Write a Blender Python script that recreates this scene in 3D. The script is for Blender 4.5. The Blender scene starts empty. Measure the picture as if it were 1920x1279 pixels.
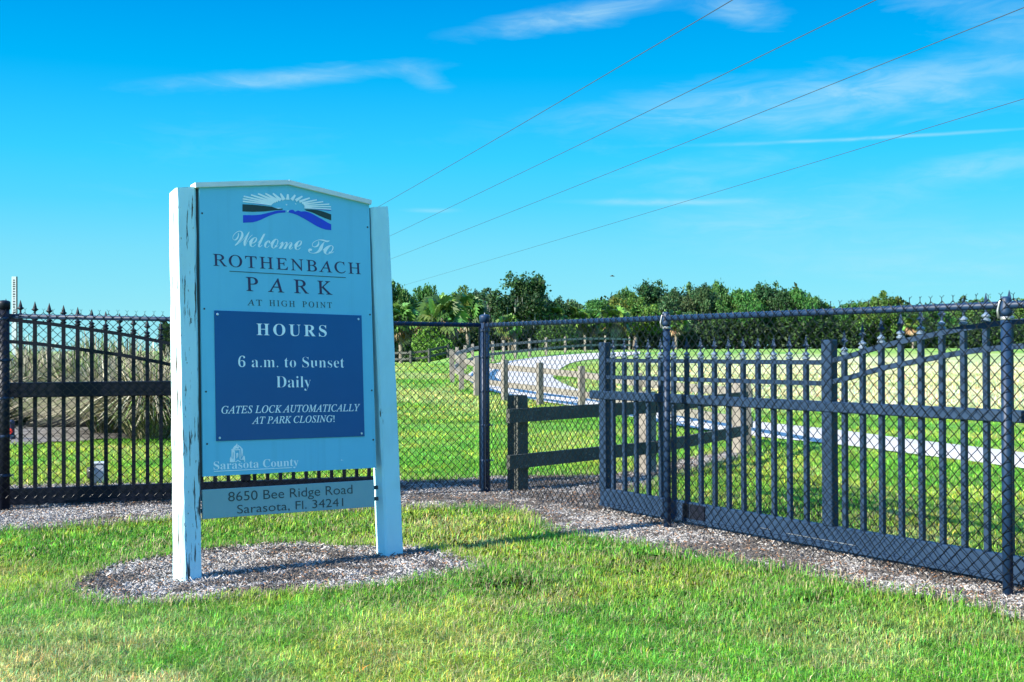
import bpy, math, random
import numpy as np
from mathutils import Matrix, Vector

# ------------------------------------------------------------------ camera
F = 2150.0; HC = 1.31; YH = 655.0; ROLL = math.radians(.25)
PITCH = math.atan((YH-639.5)/F)
scene = bpy.context.scene
COL = scene.collection
_fw = np.array([0, math.cos(PITCH), math.sin(PITCH)]); _rt = np.array([1., 0, 0]); _up = np.cross(_rt, _fw)
_c, _s = math.cos(ROLL), math.sin(ROLL)
RT = _c*_rt-_s*_up; UP = _c*_up+_s*_rt; FW = _fw; CAM = np.array([0, 0, HC])
cd = bpy.data.cameras.new('camera'); cd.sensor_width = 36; cd.lens = F/1920*36; cd.clip_start = .05; cd.clip_end = 8000
cam = bpy.data.objects.new('camera', cd); COL.objects.link(cam); scene.camera = cam
cam.matrix_world = Matrix(((RT[0], UP[0], -FW[0], 0), (RT[1], UP[1], -FW[1], 0), (RT[2], UP[2], -FW[2], HC), (0, 0, 0, 1)))

# ------------------------------------------------------------------ light
SUN_AZ = math.radians(31.0)      # the light travels towards (cos, sin) of this angle on the ground
SUN_EL = math.radians(27.5)
scene.view_settings.view_transform = 'Standard'
scene.view_settings.look = 'None'
scene.view_settings.exposure = 1.35
scene.view_settings.gamma = 1.0
sd = bpy.data.lights.new('sun', 'SUN'); sd.energy = 4.8; sd.angle = math.radians(.53); sd.color = (1, .93, .80)
so = bpy.data.objects.new('sun', sd); COL.objects.link(so)
so.rotation_euler = Vector((math.cos(SUN_AZ)*math.cos(SUN_EL), math.sin(SUN_AZ)*math.cos(SUN_EL), -math.sin(SUN_EL))).to_track_quat('-Z', 'Y').to_euler()

world = bpy.data.worlds.new('World'); scene.world = world; world.use_nodes = True
def build_world():
    nt = world.node_tree; N = nt.nodes; L = nt.links
    for n in list(N): N.remove(n)
    out = N.new('ShaderNodeOutputWorld'); bg = N.new('ShaderNodeBackground'); L.new(bg.outputs[0], out.inputs[0])
    sky = N.new('ShaderNodeTexSky'); sky.sky_type = 'NISHITA'; sky.sun_disc = False
    sky.sun_elevation = SUN_EL
    tx, ty = -math.cos(SUN_AZ), -math.sin(SUN_AZ)            # towards the sun
    sky.sun_rotation = math.atan2(tx, ty)                    # clockwise from +Y
    sky.altitude = 0; sky.air_density = 1.0; sky.dust_density = .25; sky.ozone_density = 2.2
    def mth(op, a, b=None, c=None, clamp=False):
        n = N.new('ShaderNodeMath'); n.operation = op; n.use_clamp = clamp
        for i, v in enumerate((a, b, c)):
            if v is None: continue
            if isinstance(v, (int, float)): n.inputs[i].default_value = v
            else: L.new(v, n.inputs[i])
        return n.outputs[0]
    tint = N.new('ShaderNodeMix'); tint.data_type = 'RGBA'; tint.blend_type = 'MULTIPLY'; tint.inputs[0].default_value = 1
    L.new(sky.outputs[0], tint.inputs[6]); tint.inputs[7].default_value = SKY_TINT
    hs = N.new('ShaderNodeHueSaturation'); hs.inputs['Saturation'].default_value = SKY_SAT; L.new(tint.outputs[2], hs.inputs['Color'])
    tc = N.new('ShaderNodeTexCoord'); sp = N.new('ShaderNodeSeparateXYZ'); L.new(tc.outputs['Generated'], sp.inputs[0])
    az = mth('ARCTAN2', sp.outputs[0], sp.outputs[1]); el = mth('ARCSINE', sp.outputs[2])
    # the deep, slightly cyan air of the day: colour by height above the horizon, softened with the physical sky; brightness added above the view fills the shade
    cr = N.new('ShaderNodeValToRGB'); els = cr.color_ramp.elements; cr.color_ramp.interpolation = 'EASE' if False else 'LINEAR'
    for i, (e, c) in enumerate(SKY_RAMP):
        q = els[i] if i < 2 else els.new(e)
        q.position = e; q.color = (*c, 1)
    L.new(mth('ABSOLUTE', el), cr.inputs[0])
    gain = N.new('ShaderNodeMix'); gain.data_type = 'RGBA'; gain.blend_type = 'MULTIPLY'; gain.inputs[0].default_value = 1
    L.new(cr.outputs[0], gain.inputs[6]); gain.inputs[7].default_value = (SKY_GAIN, SKY_GAIN, SKY_GAIN, 1)
    air = N.new('ShaderNodeMix'); air.data_type = 'RGBA'; air.inputs[0].default_value = SKY_MIX
    L.new(gain.outputs[2], air.inputs[6]); L.new(hs.outputs[0], air.inputs[7])
    cb = N.new('ShaderNodeCombineXYZ'); L.new(az, cb.inputs[0]); L.new(el, cb.inputs[1])
    # broken wisps: noise stretched along the streaks
    def noise(sx, sy, rot, det, lo, hi, dist):
        mp = N.new('ShaderNodeMapping'); mp.inputs['Rotation'].default_value = (0, 0, rot); mp.inputs['Scale'].default_value = (sx, sy, 1)
        L.new(cb.outputs[0], mp.inputs[0])
        nz = N.new('ShaderNodeTexNoise'); nz.inputs['Scale'].default_value = 1; nz.inputs['Detail'].default_value = det
        nz.inputs['Roughness'].default_value = .62; nz.inputs['Distortion'].default_value = dist
        L.new(mp.outputs[0], nz.inputs['Vector'])
        mr = N.new('ShaderNodeMapRange'); mr.interpolation_type = 'SMOOTHSTEP'; mr.inputs[1].default_value = lo; mr.inputs[2].default_value = hi
        L.new(nz.outputs[0], mr.inputs[0]); return mr.outputs[0]
    nf = noise(14, 60, -.12, 9, .36, .68, .9)
    nc = noise(6, 26, -.1, 6, .42, .75, .5)
    tot = mth('MULTIPLY', nc, .035)
    for px, py, ln, th, tilt, s in CLOUDS:
        a0, e0 = (px-960)/F, (YH-py)/F
        ca, sa = math.cos(tilt), math.sin(tilt)
        dx = mth('SUBTRACT', az, a0); dy = mth('SUBTRACT', el, e0)
        uu = mth('ADD', mth('MULTIPLY', dx, ca*2*F/ln), mth('MULTIPLY', dy, sa*2*F/ln))
        vv = mth('ADD', mth('MULTIPLY', dy, ca*F/th), mth('MULTIPLY', dx, -sa*F/th))
        vv = mth('ADD', vv, mth('MULTIPLY', mth('SUBTRACT', nc, .4), .9))
        r2 = mth('ADD', mth('MULTIPLY', uu, uu), mth('MULTIPLY', vv, vv))
        g = mth('POWER', 2.718, mth('MULTIPLY', r2, -1))
        g = mth('MULTIPLY', mth('MULTIPLY', g, s), mth('ADD', mth('MULTIPLY', nf, .6), .40))
        tot = mth('ADD', tot, g)
    tot = mth('MINIMUM', mth('MAXIMUM', mth('SUBTRACT', tot, .035), 0), .85)
    mix = N.new('ShaderNodeMix'); mix.data_type = 'RGBA'; L.new(tot, mix.inputs[0]); L.new(air.outputs[2], mix.inputs[6])
    mix.inputs[7].default_value = CLOUD_COL
    L.new(mix.outputs[2], bg.inputs[0]); bg.inputs[1].default_value = SKY_STR
SKY_TINT = (.25, .95, 1.12, 1); SKY_SAT = 1.25; SKY_STR = .10; CLOUD_COL = (2.2, 3.35, 3.8, 1)
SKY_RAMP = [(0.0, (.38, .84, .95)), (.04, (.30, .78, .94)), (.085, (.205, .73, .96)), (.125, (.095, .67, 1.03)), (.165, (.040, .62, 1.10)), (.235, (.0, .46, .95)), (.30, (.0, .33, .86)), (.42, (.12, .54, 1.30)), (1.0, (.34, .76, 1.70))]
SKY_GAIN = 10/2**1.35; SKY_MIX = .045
CLOUDS = [(1090, 50, 340, 17, .12, .62), (1385, 55, 130, 22, -.1, .5), (560, 162, 420, 15, .10, .5), (800, 165, 110, 18, -.35, .22),
          (1560, 214, 860, 40, .06, .55), (1600, 284, 560, 3, -.005, .45), (1235, 384, 330, 6, -.01, .5), (1800, 352, 300, 24, .1, .4),
          (1850, 105, 190, 34, -.1, .3), (1440, 415, 460, 34, .05, .32), (1700, 500, 700, 50, 0, .25), (1350, 330, 420, 30, .05, .22), (810, 396, 90, 4, 0, .35), (1680, 45, 260, 30, -.4, .2), (430, 300, 500, 60, .1, .10)]
build_world()

# ------------------------------------------------------------------ helpers
rng = np.random.default_rng(7)
def tag(o, label=None, cat=None, group=None, kind=None):
    if label: o['label'] = label
    if cat: o['category'] = cat
    if group: o['group'] = group
    if kind: o['kind'] = kind
    return o
def empty(name, mat=None, loc=(0, 0, 0), rz=0):
    o = bpy.data.objects.new(name, None); COL.objects.link(o); o.empty_display_size = .2
    if mat is not None: o.matrix_world = mat
    else: o.location = loc; o.rotation_euler = (0, 0, rz)
    return o
def link(name, me, parent=None, mat=None):
    if mat is not None: me.materials.append(mat)
    o = bpy.data.objects.new(name, me); COL.objects.link(o)
    if parent is not None: o.parent = parent
    return o
def copy_tree(o, parent=None):
    c = o.copy(); COL.objects.link(c)
    if parent is not None: c.parent = parent
    for ch in list(o.children): copy_tree(ch, c)
    return c
def arr_mesh(name, verts, faces_list, cols=None, smooth=False):
    """verts (N,3); faces_list: arrays (M,k)"""
    me = bpy.data.meshes.new(name); verts = np.asarray(verts, np.float32)
    me.vertices.add(len(verts)); me.vertices.foreach_set('co', verts.ravel())
    idx = np.concatenate([f.ravel() for f in faces_list]).astype(np.int32)
    tot = np.concatenate([np.full(len(f), f.shape[1], np.int32) for f in faces_list])
    st = np.concatenate([[0], np.cumsum(tot)[:-1]]).astype(np.int32)
    me.loops.add(len(idx)); me.loops.foreach_set('vertex_index', idx)
    me.polygons.add(len(tot)); me.polygons.foreach_set('loop_start', st); me.polygons.foreach_set('loop_total', tot)
    if smooth: me.polygons.foreach_set('use_smooth', np.ones(len(tot), bool))
    me.update(calc_edges=True)
    if cols is not None:
        a = me.attributes.new('Col', 'FLOAT_COLOR', 'POINT')
        c4 = np.ones((len(verts), 4), np.float32); c4[:, :3] = cols; a.data.foreach_set('color', c4.ravel())
    return me
class MB:
    def __init__(s): s.v = []; s.f = []; s.sm = []
    def add(s, vs, fs, smooth=False):
        b = len(s.v); s.v += [tuple(map(float, v)) for v in vs]; s.f += [tuple(b+i for i in f) for f in fs]; s.sm += [smooth]*len(fs)
    def box(s, lo, hi, ch=0.0):
        """box with chamfered vertical or all edges approximated by an inset on every face"""
        lo, hi = np.array(lo, float), np.array(hi, float)
        if ch <= 0:
            x0, y0, z0 = lo; x1, y1, z1 = hi
            s.add([(x0, y0, z0), (x1, y0, z0), (x1, y1, z0), (x0, y1, z0), (x0, y0, z1), (x1, y0, z1), (x1, y1, z1), (x0, y1, z1)],
                  [(0, 3, 2, 1), (4, 5, 6, 7), (0, 1, 5, 4), (1, 2, 6, 5), (2, 3, 7, 6), (3, 0, 4, 7)])
            return
        c = (lo+hi)/2; h = (hi-lo)/2; ch = min(ch, h.min()*.45); V = []; ids = {}
        for sx in (-1, 1):
            for sy in (-1, 1):
                for sz in (-1, 1):
                    for ax in range(3):
                        p = np.array([sx, sy, sz])*(h-ch); p[ax] = [sx, sy, sz][ax]*h[ax]
                        ids[(sx, sy, sz, ax)] = len(V); V.append(c+p)
        Fs = []
        for ax in range(3):
            o1, o2 = [(1, 2), (2, 0), (0, 1)][ax]
            for sg in (-1, 1):
                q = []
                for a, b in [(-1, -1), (1, -1), (1, 1), (-1, 1)]:
                    k = [0, 0, 0]; k[ax] = sg; k[o1] = a; k[o2] = b; q.append(ids[(*k, ax)])
                Fs.append(tuple(q if sg > 0 else q[::-1]))
            for a in (-1, 1):
                for b in (-1, 1):
                    q = []
                    for e, m in [(-1, o1), (1, o1), (1, o2), (-1, o2)]:
                        k = [0, 0, 0]; k[ax] = e; k[o1] = a; k[o2] = b; q.append(ids[(*k, m)])
                    Fs.append(tuple(q if a*b < 0 else q[::-1]))
        for sx in (-1, 1):
            for sy in (-1, 1):
                for sz in (-1, 1):
                    q = [ids[(sx, sy, sz, a)] for a in range(3)]
                    Fs.append(tuple(q if sx*sy*sz > 0 else q[::-1]))
        s.add(V, Fs)
    def bar(s, a, b, w, h, up=(0, 0, 1)):
        """rectangular bar from a to b, h along up, w across"""
        a, b = np.array(a, float), np.array(b, float); d = b-a; d /= np.linalg.norm(d); up = np.array(up, float)
        sd = np.cross(d, up); sd /= np.linalg.norm(sd); u = np.cross(sd, d)
        V = []
        for p in (a, b):
            for i, j in [(-1, -1), (1, -1), (1, 1), (-1, 1)]: V.append(p+sd*w/2*i+u*h/2*j)
        s.add(V, [(0, 1, 2, 3), (7, 6, 5, 4), (0, 4, 5, 1), (1, 5, 6, 2), (2, 6, 7, 3), (3, 7, 4, 0)])
    def tube(s, pts, rad, n=8, cap=True):
        pts = [np.array(p, float) for p in pts]
        rad = [rad]*len(pts) if np.isscalar(rad) else rad
        V = []; Fs = []; ref = None
        for i, p in enumerate(pts):
            d = pts[min(i+1, len(pts)-1)]-pts[max(i-1, 0)]; d /= np.linalg.norm(d)+1e-12
            if ref is None: ref = np.array([1, 0, 0.]) if abs(d[0]) < .8 else np.array([0, 1, 0.])
            x = ref-d*(ref@d); x /= np.linalg.norm(x); ref = x; y = np.cross(d, x)
            for k in range(n):
                t = 2*math.pi*k/n; V.append(p+(x*math.cos(t)+y*math.sin(t))*rad[i])
        for i in range(len(pts)-1):
            for k in range(n):
                k2 = (k+1) % n; Fs.append((i*n+k, i*n+k2, (i+1)*n+k2, (i+1)*n+k))
        s.add(V, Fs, True)
        if cap:
            b = len(s.v)-len(V)
            s.f += [tuple(b+k for k in range(n))[::-1], tuple(b+(len(pts)-1)*n+k for k in range(n))]; s.sm += [False, False]
    def lathe(s, base, prof, n=12, smooth=True, star=None):
        """prof: (radius, z) list; star: list of per-ring (rx for even, rx for odd) multipliers"""
        base = np.array(base, float); V = []; Fs = []
        for i, (r, z) in enumerate(prof):
            for k in range(n):
                t = 2*math.pi*k/n; m = 1 if (star is None or k % 2 == 0) else star[i]
                V.append(base+np.array([math.cos(t)*r*m, math.sin(t)*r*m, z]))
        for i in range(len(prof)-1):
            for k in range(n):
                k2 = (k+1) % n; Fs.append((i*n+k, i*n+k2, (i+1)*n+k2, (i+1)*n+k))
        Fs += [tuple(range(n))[::-1], tuple((len(prof)-1)*n+k for k in range(n))]
        s.add(V, Fs, smooth)
    def mesh(s, name):
        me = bpy.data.meshes.new(name); me.from_pydata(s.v, [], s.f); me.polygons.foreach_set('use_smooth', s.sm); me.update(); return me
    def build(s, name, mat, parent=None): return link(name, s.mesh(name), parent, mat)

def ss(a, b, x):
    t = np.clip((x-a)/(b-a), 0, 1); return t*t*(3-2*t)
def gz(x, y):
    x = np.asarray(x, float); y = np.asarray(y, float)
    r = x/np.maximum(y, 1.0); lf = ss(-.02, -.09, -(-r)) if False else ss(.02, .09, -r)
    right = .42*ss(18, 34, y)+.80*ss(34, 70, y)
    left = .42*ss(18, 34, y)+.30*ss(34, 45, y)-.36*ss(46, 75, y)
    return right*(1-lf)+left*lf
def gzf(x, y): return float(gz(x, y))
def ray(px, py): return FW+RT*((px-960)/F)+UP*((639.5-py)/F)
def onz(px, py, z=0.0):
    d = ray(px, py); t = (z-HC)/d[2]; return CAM+d*t
def ong(px, py):
    d = ray(px, py); d = d/d[1]; ys = np.linspace(3, 140, 6000)
    hz = CAM[2]+d[2]*ys-gz(d[0]*ys, ys); i = int(np.argmax(hz < 0)) if (hz < 0).any() else len(ys)-1
    return np.array([d[0]*ys[i], ys[i], gzf(d[0]*ys[i], ys[i])])
def at(px, Y):
    d = ray(px, YH); x = d[0]/d[1]*Y; return np.array([x, Y, gzf(x, Y)])
# smooth value noise on the ground plane
_tab = rng.random((256, 256))
def vnoise(x, y, sc, seed=0):
    x = np.asarray(x)*sc+seed*17.3; y = np.asarray(y)*sc+seed*9.1
    xi = np.floor(x).astype(int); yi = np.floor(y).astype(int); fx = x-xi; fy = y-yi
    fx = fx*fx*(3-2*fx); fy = fy*fy*(3-2*fy)
    t = lambda a, b: _tab[a % 256, b % 256]
    return (t(xi, yi)*(1-fx)+t(xi+1, yi)*fx)*(1-fy)+(t(xi, yi+1)*(1-fx)+t(xi+1, yi+1)*fx)*fy
def fbm(x, y, sc, seed=0, o=4):
    s = 0; a = .5; n = 0
    for k in range(o): s = s+a*vnoise(x, y, sc*2**k, seed+k); n += a; a *= .5
    return s/n
def inpoly(x, y, poly):
    x = np.asarray(x); y = np.asarray(y); r = np.zeros(x.shape, bool); P = np.asarray(poly); j = len(P)-1
    for i in range(len(P)):
        xi, yi = P[i][:2]; xj, yj = P[j][:2]
        c = ((yi > y) != (yj > y)) & (x < (xj-xi)*(y-yi)/((yj-yi) if abs(yj-yi) > 1e-12 else 1e-12)+xi); r ^= c; j = i
    return r

# ------------------------------------------------------------------ materials
def mat(name, base, rough=.6, metal=0, spec=.5, noise=None, bump=None, attr=None, trans=0, coat=0):
    """noise: (scale, colour2, lo, hi, stretch); bump: (scale, strength, stretch)"""
    m = bpy.data.materials.new(name); m.use_nodes = True; nt = m.node_tree; N = nt.nodes; L = nt.links
    p = N['Principled BSDF']; p.inputs['Base Color'].default_value = (*base, 1); p.inputs['Roughness'].default_value = rough
    p.inputs['Metallic'].default_value = metal; p.inputs['Specular IOR Level'].default_value = spec
    if coat: p.inputs['Coat Weight'].default_value = coat; p.inputs['Coat Roughness'].default_value = .15
    src = None
    tc = N.new('ShaderNodeTexCoord')
    def nz(scale, stretch=(1, 1, 1), det=6):
        mp = N.new('ShaderNodeMapping'); mp.inputs['Scale'].default_value = stretch; L.new(tc.outputs['Object'], mp.inputs[0])
        t = N.new('ShaderNodeTexNoise'); t.inputs['Scale'].default_value = scale; t.inputs['Detail'].default_value = det; t.inputs['Roughness'].default_value = .62
        L.new(mp.outputs[0], t.inputs['Vector']); return t.outputs[0]
    if attr:
        a = N.new('ShaderNodeAttribute'); a.attribute_name = attr; src = a.outputs['Color']
    for nn in (noise if isinstance(noise, list) else [noise] if noise else []):
        sc, c2, lo, hi = nn[:4]; st = nn[4] if len(nn) > 4 else (1, 1, 1)
        mr = N.new('ShaderNodeMapRange'); mr.inputs[1].default_value = lo; mr.inputs[2].default_value = hi; L.new(nz(sc, st), mr.inputs[0])
        mx = N.new('ShaderNodeMix'); mx.data_type = 'RGBA'; L.new(mr.outputs[0], mx.inputs[0])
        if src is None: mx.inputs[6].default_value = (*base, 1)
        else: L.new(src, mx.inputs[6])
        mx.inputs[7].default_value = (*c2, 1); src = mx.outputs[2]
    if src is not None: L.new(src, p.inputs['Base Color'])
    if bump:
        b = N.new('ShaderNodeBump'); b.inputs['Strength'].default_value = bump[1]; b.inputs['Distance'].default_value = bump[3] if len(bump) > 3 else .01
        L.new(nz(bump[0], bump[2] if len(bump) > 2 else (1, 1, 1)), b.inputs['Height']); L.new(b.outputs[0], p.inputs['Normal'])
    if trans:
        t = N.new('ShaderNodeBsdfTranslucent'); ms = N.new('ShaderNodeMixShader'); ms.inputs[0].default_value = trans
        if src is not None: L.new(src, t.inputs[0])
        else: t.inputs[0].default_value = (*base, 1)
        L.new(p.outputs[0], ms.inputs[1]); L.new(t.outputs[0], ms.inputs[2]); L.new(ms.outputs[0], N['Material Output'].inputs[0])
    return m
M = {}
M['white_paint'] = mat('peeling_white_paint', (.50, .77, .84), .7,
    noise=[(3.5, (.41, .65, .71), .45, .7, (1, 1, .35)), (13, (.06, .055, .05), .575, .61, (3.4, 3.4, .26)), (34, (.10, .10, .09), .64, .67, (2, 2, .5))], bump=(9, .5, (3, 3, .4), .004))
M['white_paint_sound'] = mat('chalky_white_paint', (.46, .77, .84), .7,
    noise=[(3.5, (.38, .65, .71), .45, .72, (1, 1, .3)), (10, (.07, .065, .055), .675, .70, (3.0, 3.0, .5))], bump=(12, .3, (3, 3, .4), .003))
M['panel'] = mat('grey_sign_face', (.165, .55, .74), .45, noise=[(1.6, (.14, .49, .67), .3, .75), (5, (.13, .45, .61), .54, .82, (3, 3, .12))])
M['panel_edge'] = mat('dark_sign_frame', (.03, .035, .04), .6, noise=(8, (.05, .05, .05), .3, .7))
M['trim'] = mat('white_metal_cap', (.70, .72, .72), .45, noise=(5, (.56, .58, .58), .4, .8))
M['blue_panel'] = mat('dark_blue_sign_face', (.003, .085, .27), .34, noise=(1.2, (.002, .065, .22), .3, .7), coat=.08)
M['address'] = mat('grey_green_board', (.24, .41, .44), .5, noise=(2, (.20, .36, .39), .3, .7))
M['ink_white'] = mat('white_vinyl', (.92, .95, .95), .5, noise=(40, (.86, .90, .91), .4, .7))
M['ink_navy'] = mat('dark_plum_vinyl', (.035, .018, .075), .5, noise=(40, (.05, .03, .09), .4, .7))
M['ink_dark'] = mat('charcoal_vinyl', (.035, .05, .055), .5, noise=(40, (.05, .06, .065), .4, .7))
M['ink_blue'] = mat('bright_blue_vinyl', (.02, .05, .62), .45, noise=(20, (.025, .06, .5), .4, .7))
M['ink_green'] = mat('dark_green_vinyl', (.012, .035, .03), .5, noise=(20, (.015, .045, .04), .4, .7))
M['screw'] = mat('bare_metal_screw', (.8, .82, .84), .3, .6, noise=(60, (.6, .62, .64), .4, .7))
M['gate'] = mat('black_powder_coat', (.013, .036, .080), .52, spec=.3, noise=[(1.6, (.022, .046, .088), .5, .8), (7, (.009, .027, .062), .35, .7), (30, (.09, .12, .17), .72, .76)], bump=(60, .08, (1, 1, 1), .002))
M['collar'] = mat('pale_collar', (.10, .15, .22), .35, spec=.6, noise=(40, (.22, .27, .33), .5, .7))  # paler than the spears, used on the right gate only
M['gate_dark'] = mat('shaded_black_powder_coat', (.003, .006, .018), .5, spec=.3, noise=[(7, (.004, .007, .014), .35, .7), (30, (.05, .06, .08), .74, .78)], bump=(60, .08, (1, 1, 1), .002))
M['vinyl_post'] = mat('dark_vinyl_coated_post', (.008, .030, .078), .50, spec=.32, noise=[(9, (.006, .022, .06), .35, .7), (35, (.10, .12, .15), .73, .77)])
M['wire'] = mat('black_vinyl_wire', (.002, .003, .006), .28, spec=.28, noise=(20, (.004, .006, .010), .4, .7))
M['galv'] = mat('worn_galvanised_metal', (.40, .43, .45), .45, .7, noise=(25, (.2, .22, .24), .4, .7))
M['old_wood'] = mat('weathered_grey_timber', (.24, .22, .195), .85, noise=[(4, (.135, .125, .11), .4, .65, (3, 3, .6)), (14, (.06, .055, .05), .62, .7, (3, 3, .5))], bump=(14, .6, (3, 3, .5), .006))
M['dark_wood'] = mat('dark_weathered_timber', (.06, .065, .06), .85, noise=[(4, (.035, .042, .036), .4, .65, (1.5, 1.5, 1.5)), (16, (.20, .20, .17), .6, .72, (1, 1, 3))], bump=(14, .6, (1, 1, 3), .006))
M['path'] = mat('pale_shell_path', (.52, .49, .45), .9, noise=[(.7, (.42, .39, .355), .4, .7), (3, (.44, .41, .37), .5, .72), (18, (.60, .57, .53), .5, .75)], bump=(40, .3, (1, 1, 1), .01))
M['mulch'] = mat('weathered_mulch', (.245, .23, .215), .95, noise=[(3, (.09, .08, .077), .42, .62), (28, (.38, .365, .355), .53, .66, (1, 2.2, 1)), (46, (.035, .03, .03), .58, .68, (2, 1, 1))], bump=(34, 1.0, (1, 1.6, 1), .03))
M['chip'] = mat('mulch_chips', (.2, .18, .16), .9, attr='Col', bump=(60, .3))
M['turf'] = mat('turf_soil', (.1, .18, .03), .95, attr='Col', noise=[(5, (.10, .13, .03), .52, .8), (24, (.04, .06, .015), .55, .8)], bump=(30, .9, (1, 1, 1), .05))
M['blade'] = mat('grass_blades', (.1, .2, .03), .55, spec=.3, attr='Col', trans=.38)
M['leaf'] = mat('oak_leaves', (.04, .08, .02), .6, spec=.3, attr='Col', trans=.25)
M['frond'] = mat('palm_fronds', (.06, .1, .03), .5, spec=.4, attr='Col', trans=.25)
M['bark'] = mat('oak_bark', (.16, .14, .12), .9, noise=(3, (.08, .07, .06), .4, .65, (1, 1, .4)), bump=(6, .8, (1, 1, .4), .05))
M['palm_bark'] = mat('palm_bark', (.24, .215, .185), .9, noise=(4, (.12, .10, .085), .4, .65, (1, 1, 2)), bump=(8, .9, (1, 1, 3), .05))
M['cable'] = mat('dark_cable', (.02, .03, .05), .6, noise=(2, (.05, .055, .06), .4, .7))
M['box'] = mat('pale_grey_plastic', (.50, .54, .58), .5, noise=(9, (.42, .46, .5), .4, .7))
M['black'] = mat('black_plastic', (.015, .016, .02), .5, noise=(9, (.03, .03, .035), .4, .7))
M['red'] = mat('red_paint', (.55, .012, .008), .45, noise=(9, (.4, .01, .008), .4, .7))
M['navy'] = mat('navy_paint', (.015, .022, .06), .5, noise=(9, (.02, .03, .07), .4, .7))
M['white_post'] = mat('white_marker', (.38, .47, .52), .5, noise=(9, (.32, .40, .45), .4, .7))
M['near_black'] = mat('near_black_matte', (.010, .011, .014), .9, noise=(6, (.025, .024, .024), .5, .75), bump=(14, .6))
M['bird'] = mat('dark_feathers', (.06, .06, .06), .8, noise=(30, (.03, .03, .03), .4, .7))

# ------------------------------------------------------------------ ground, path, beds
def strip_px(pts): return [onz(*p)[:2] for p in pts]
bed_px = [(96, 1114), (132, 1091), (175, 1075), (235, 1058), (290, 1048), (350, 1036), (430, 1029), (520, 1022), (600, 1021), (660, 1027), (720, 1027), (790, 1026),
          (845, 1036), (885, 1052), (900, 1070), (870, 1084), (800, 1094), (720, 1103), (620, 1112), (520, 1122), (430, 1129), (330, 1137), (230, 1140), (142, 1134)]
BED = strip_px(bed_px)
near_px = [(-500, 1035), (-150, 1012), (0, 1001), (60, 999), (130, 994), (200, 987), (300, 979), (420, 972), (560, 966), (700, 960), (790, 958), (880, 955), (930, 955), (975, 965), (1010, 985), (1045, 1003), (1085, 1010), (1150, 1020),
           (1230, 1035), (1300, 1046), (1400, 1063), (1480, 1072), (1560, 1095), (1640, 1112), (1730, 1124), (1800, 1140), (1920, 1170), (2050, 1200), (2300, 1270)]
far_px = [(2300, 1150), (1920, 1076), (1700, 1040), (1500, 1004), (1330, 972), (1230, 950), (1190, 930), (1230, 908), (1310, 884), (1408, 856), (1402, 838), (1340, 850), (1280, 862),
          (1210, 882), (1120, 892), (1000, 895), (920, 896), (840, 902), (745, 904), (600, 907), (320, 909), (0, 912), (-500, 920)]
STRIP = strip_px(near_px+far_px)
def jitter(poly, amp, step):
    out = []; n = len(poly)
    for i in range(n):
        a = np.array(poly[i]); b = np.array(poly[(i+1) % n]); k = max(1, int(np.linalg.norm(b-a)/step))
        for j in range(k):
            q = a+(b-a)*j/k; out.append(q+np.array([fbm(q[0], q[1], 3.0, 3)-.5, fbm(q[0], q[1], 3.0, 8)-.5])*2*amp)
    return out
BED = jitter(BED, .09, .12); STRIP = jitter(STRIP, .10, .15)
road_lo = [(2600, 985), (2200, 925), (1920, 882), (1700, 853), (1560, 835), (1445, 824), (1396, 818), (1320, 808), (1252, 797), (1170, 781), (1087, 765), (1037, 758), (987, 750), (943, 741), (905, 731), (880, 718), (874, 706), (885, 697), (905, 689), (935, 681), (965, 676), (1003, 671), (1053, 666.5), (1117, 662.5), (1200, 659.8)]
road_hi = [(2600, 950), (2200, 893), (1920, 852), (1700, 826), (1560, 807), (1445, 796), (1396, 790), (1320, 777), (1252, 764), (1170, 750), (1103, 738), (1070, 727), (1050, 718), (1040, 712), (1037, 707), (1038, 703), (1040, 700), (1043, 697), (1047, 695), (1050, 693), (1053, 691), (1058, 688), (1066, 683), (1087, 677), (1117, 671), (1200, 665)]
R_LO = [ong(*p) for p in road_lo]; R_HI = [ong(*p) for p in road_hi]
def resample(P, n):
    P = np.array(P)[:, :2]; t = np.concatenate([[0], np.cumsum(np.linalg.norm(np.diff(P, axis=0), axis=1))]); u = np.linspace(0, 1, n)*t[-1]
    k = np.array([np.interp(u, t, P[:, i]) for i in range(2)]).T
    for _ in range(6): k[1:-1] = .25*k[:-2]+.5*k[1:-1]+.25*k[2:]
    return k
def resample_pair(A, B, n):
    # parameterise both edges by index so that they stay opposite each other
    out = []
    for P in (A, B):
        P = np.array(P)[:, :2]; u = np.linspace(0, len(P)-1, n)
        k = np.array([np.interp(u, np.arange(len(P)), P[:, i]) for i in range(2)]).T
        for _ in range(12): k[1:-1] = .25*k[:-2]+.5*k[1:-1]+.25*k[2:]
        out.append(k)
    return out
road_hi = road_hi[:len(road_lo)-1]+[road_hi[-1]] if len(road_hi) != len(road_lo) else road_hi
R_HI = [ong(*p) for p in road_hi]
RA, RB = resample_pair(R_LO, R_HI, 260)
ROADPOLY = np.concatenate([RA, RB[::-1]])

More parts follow.
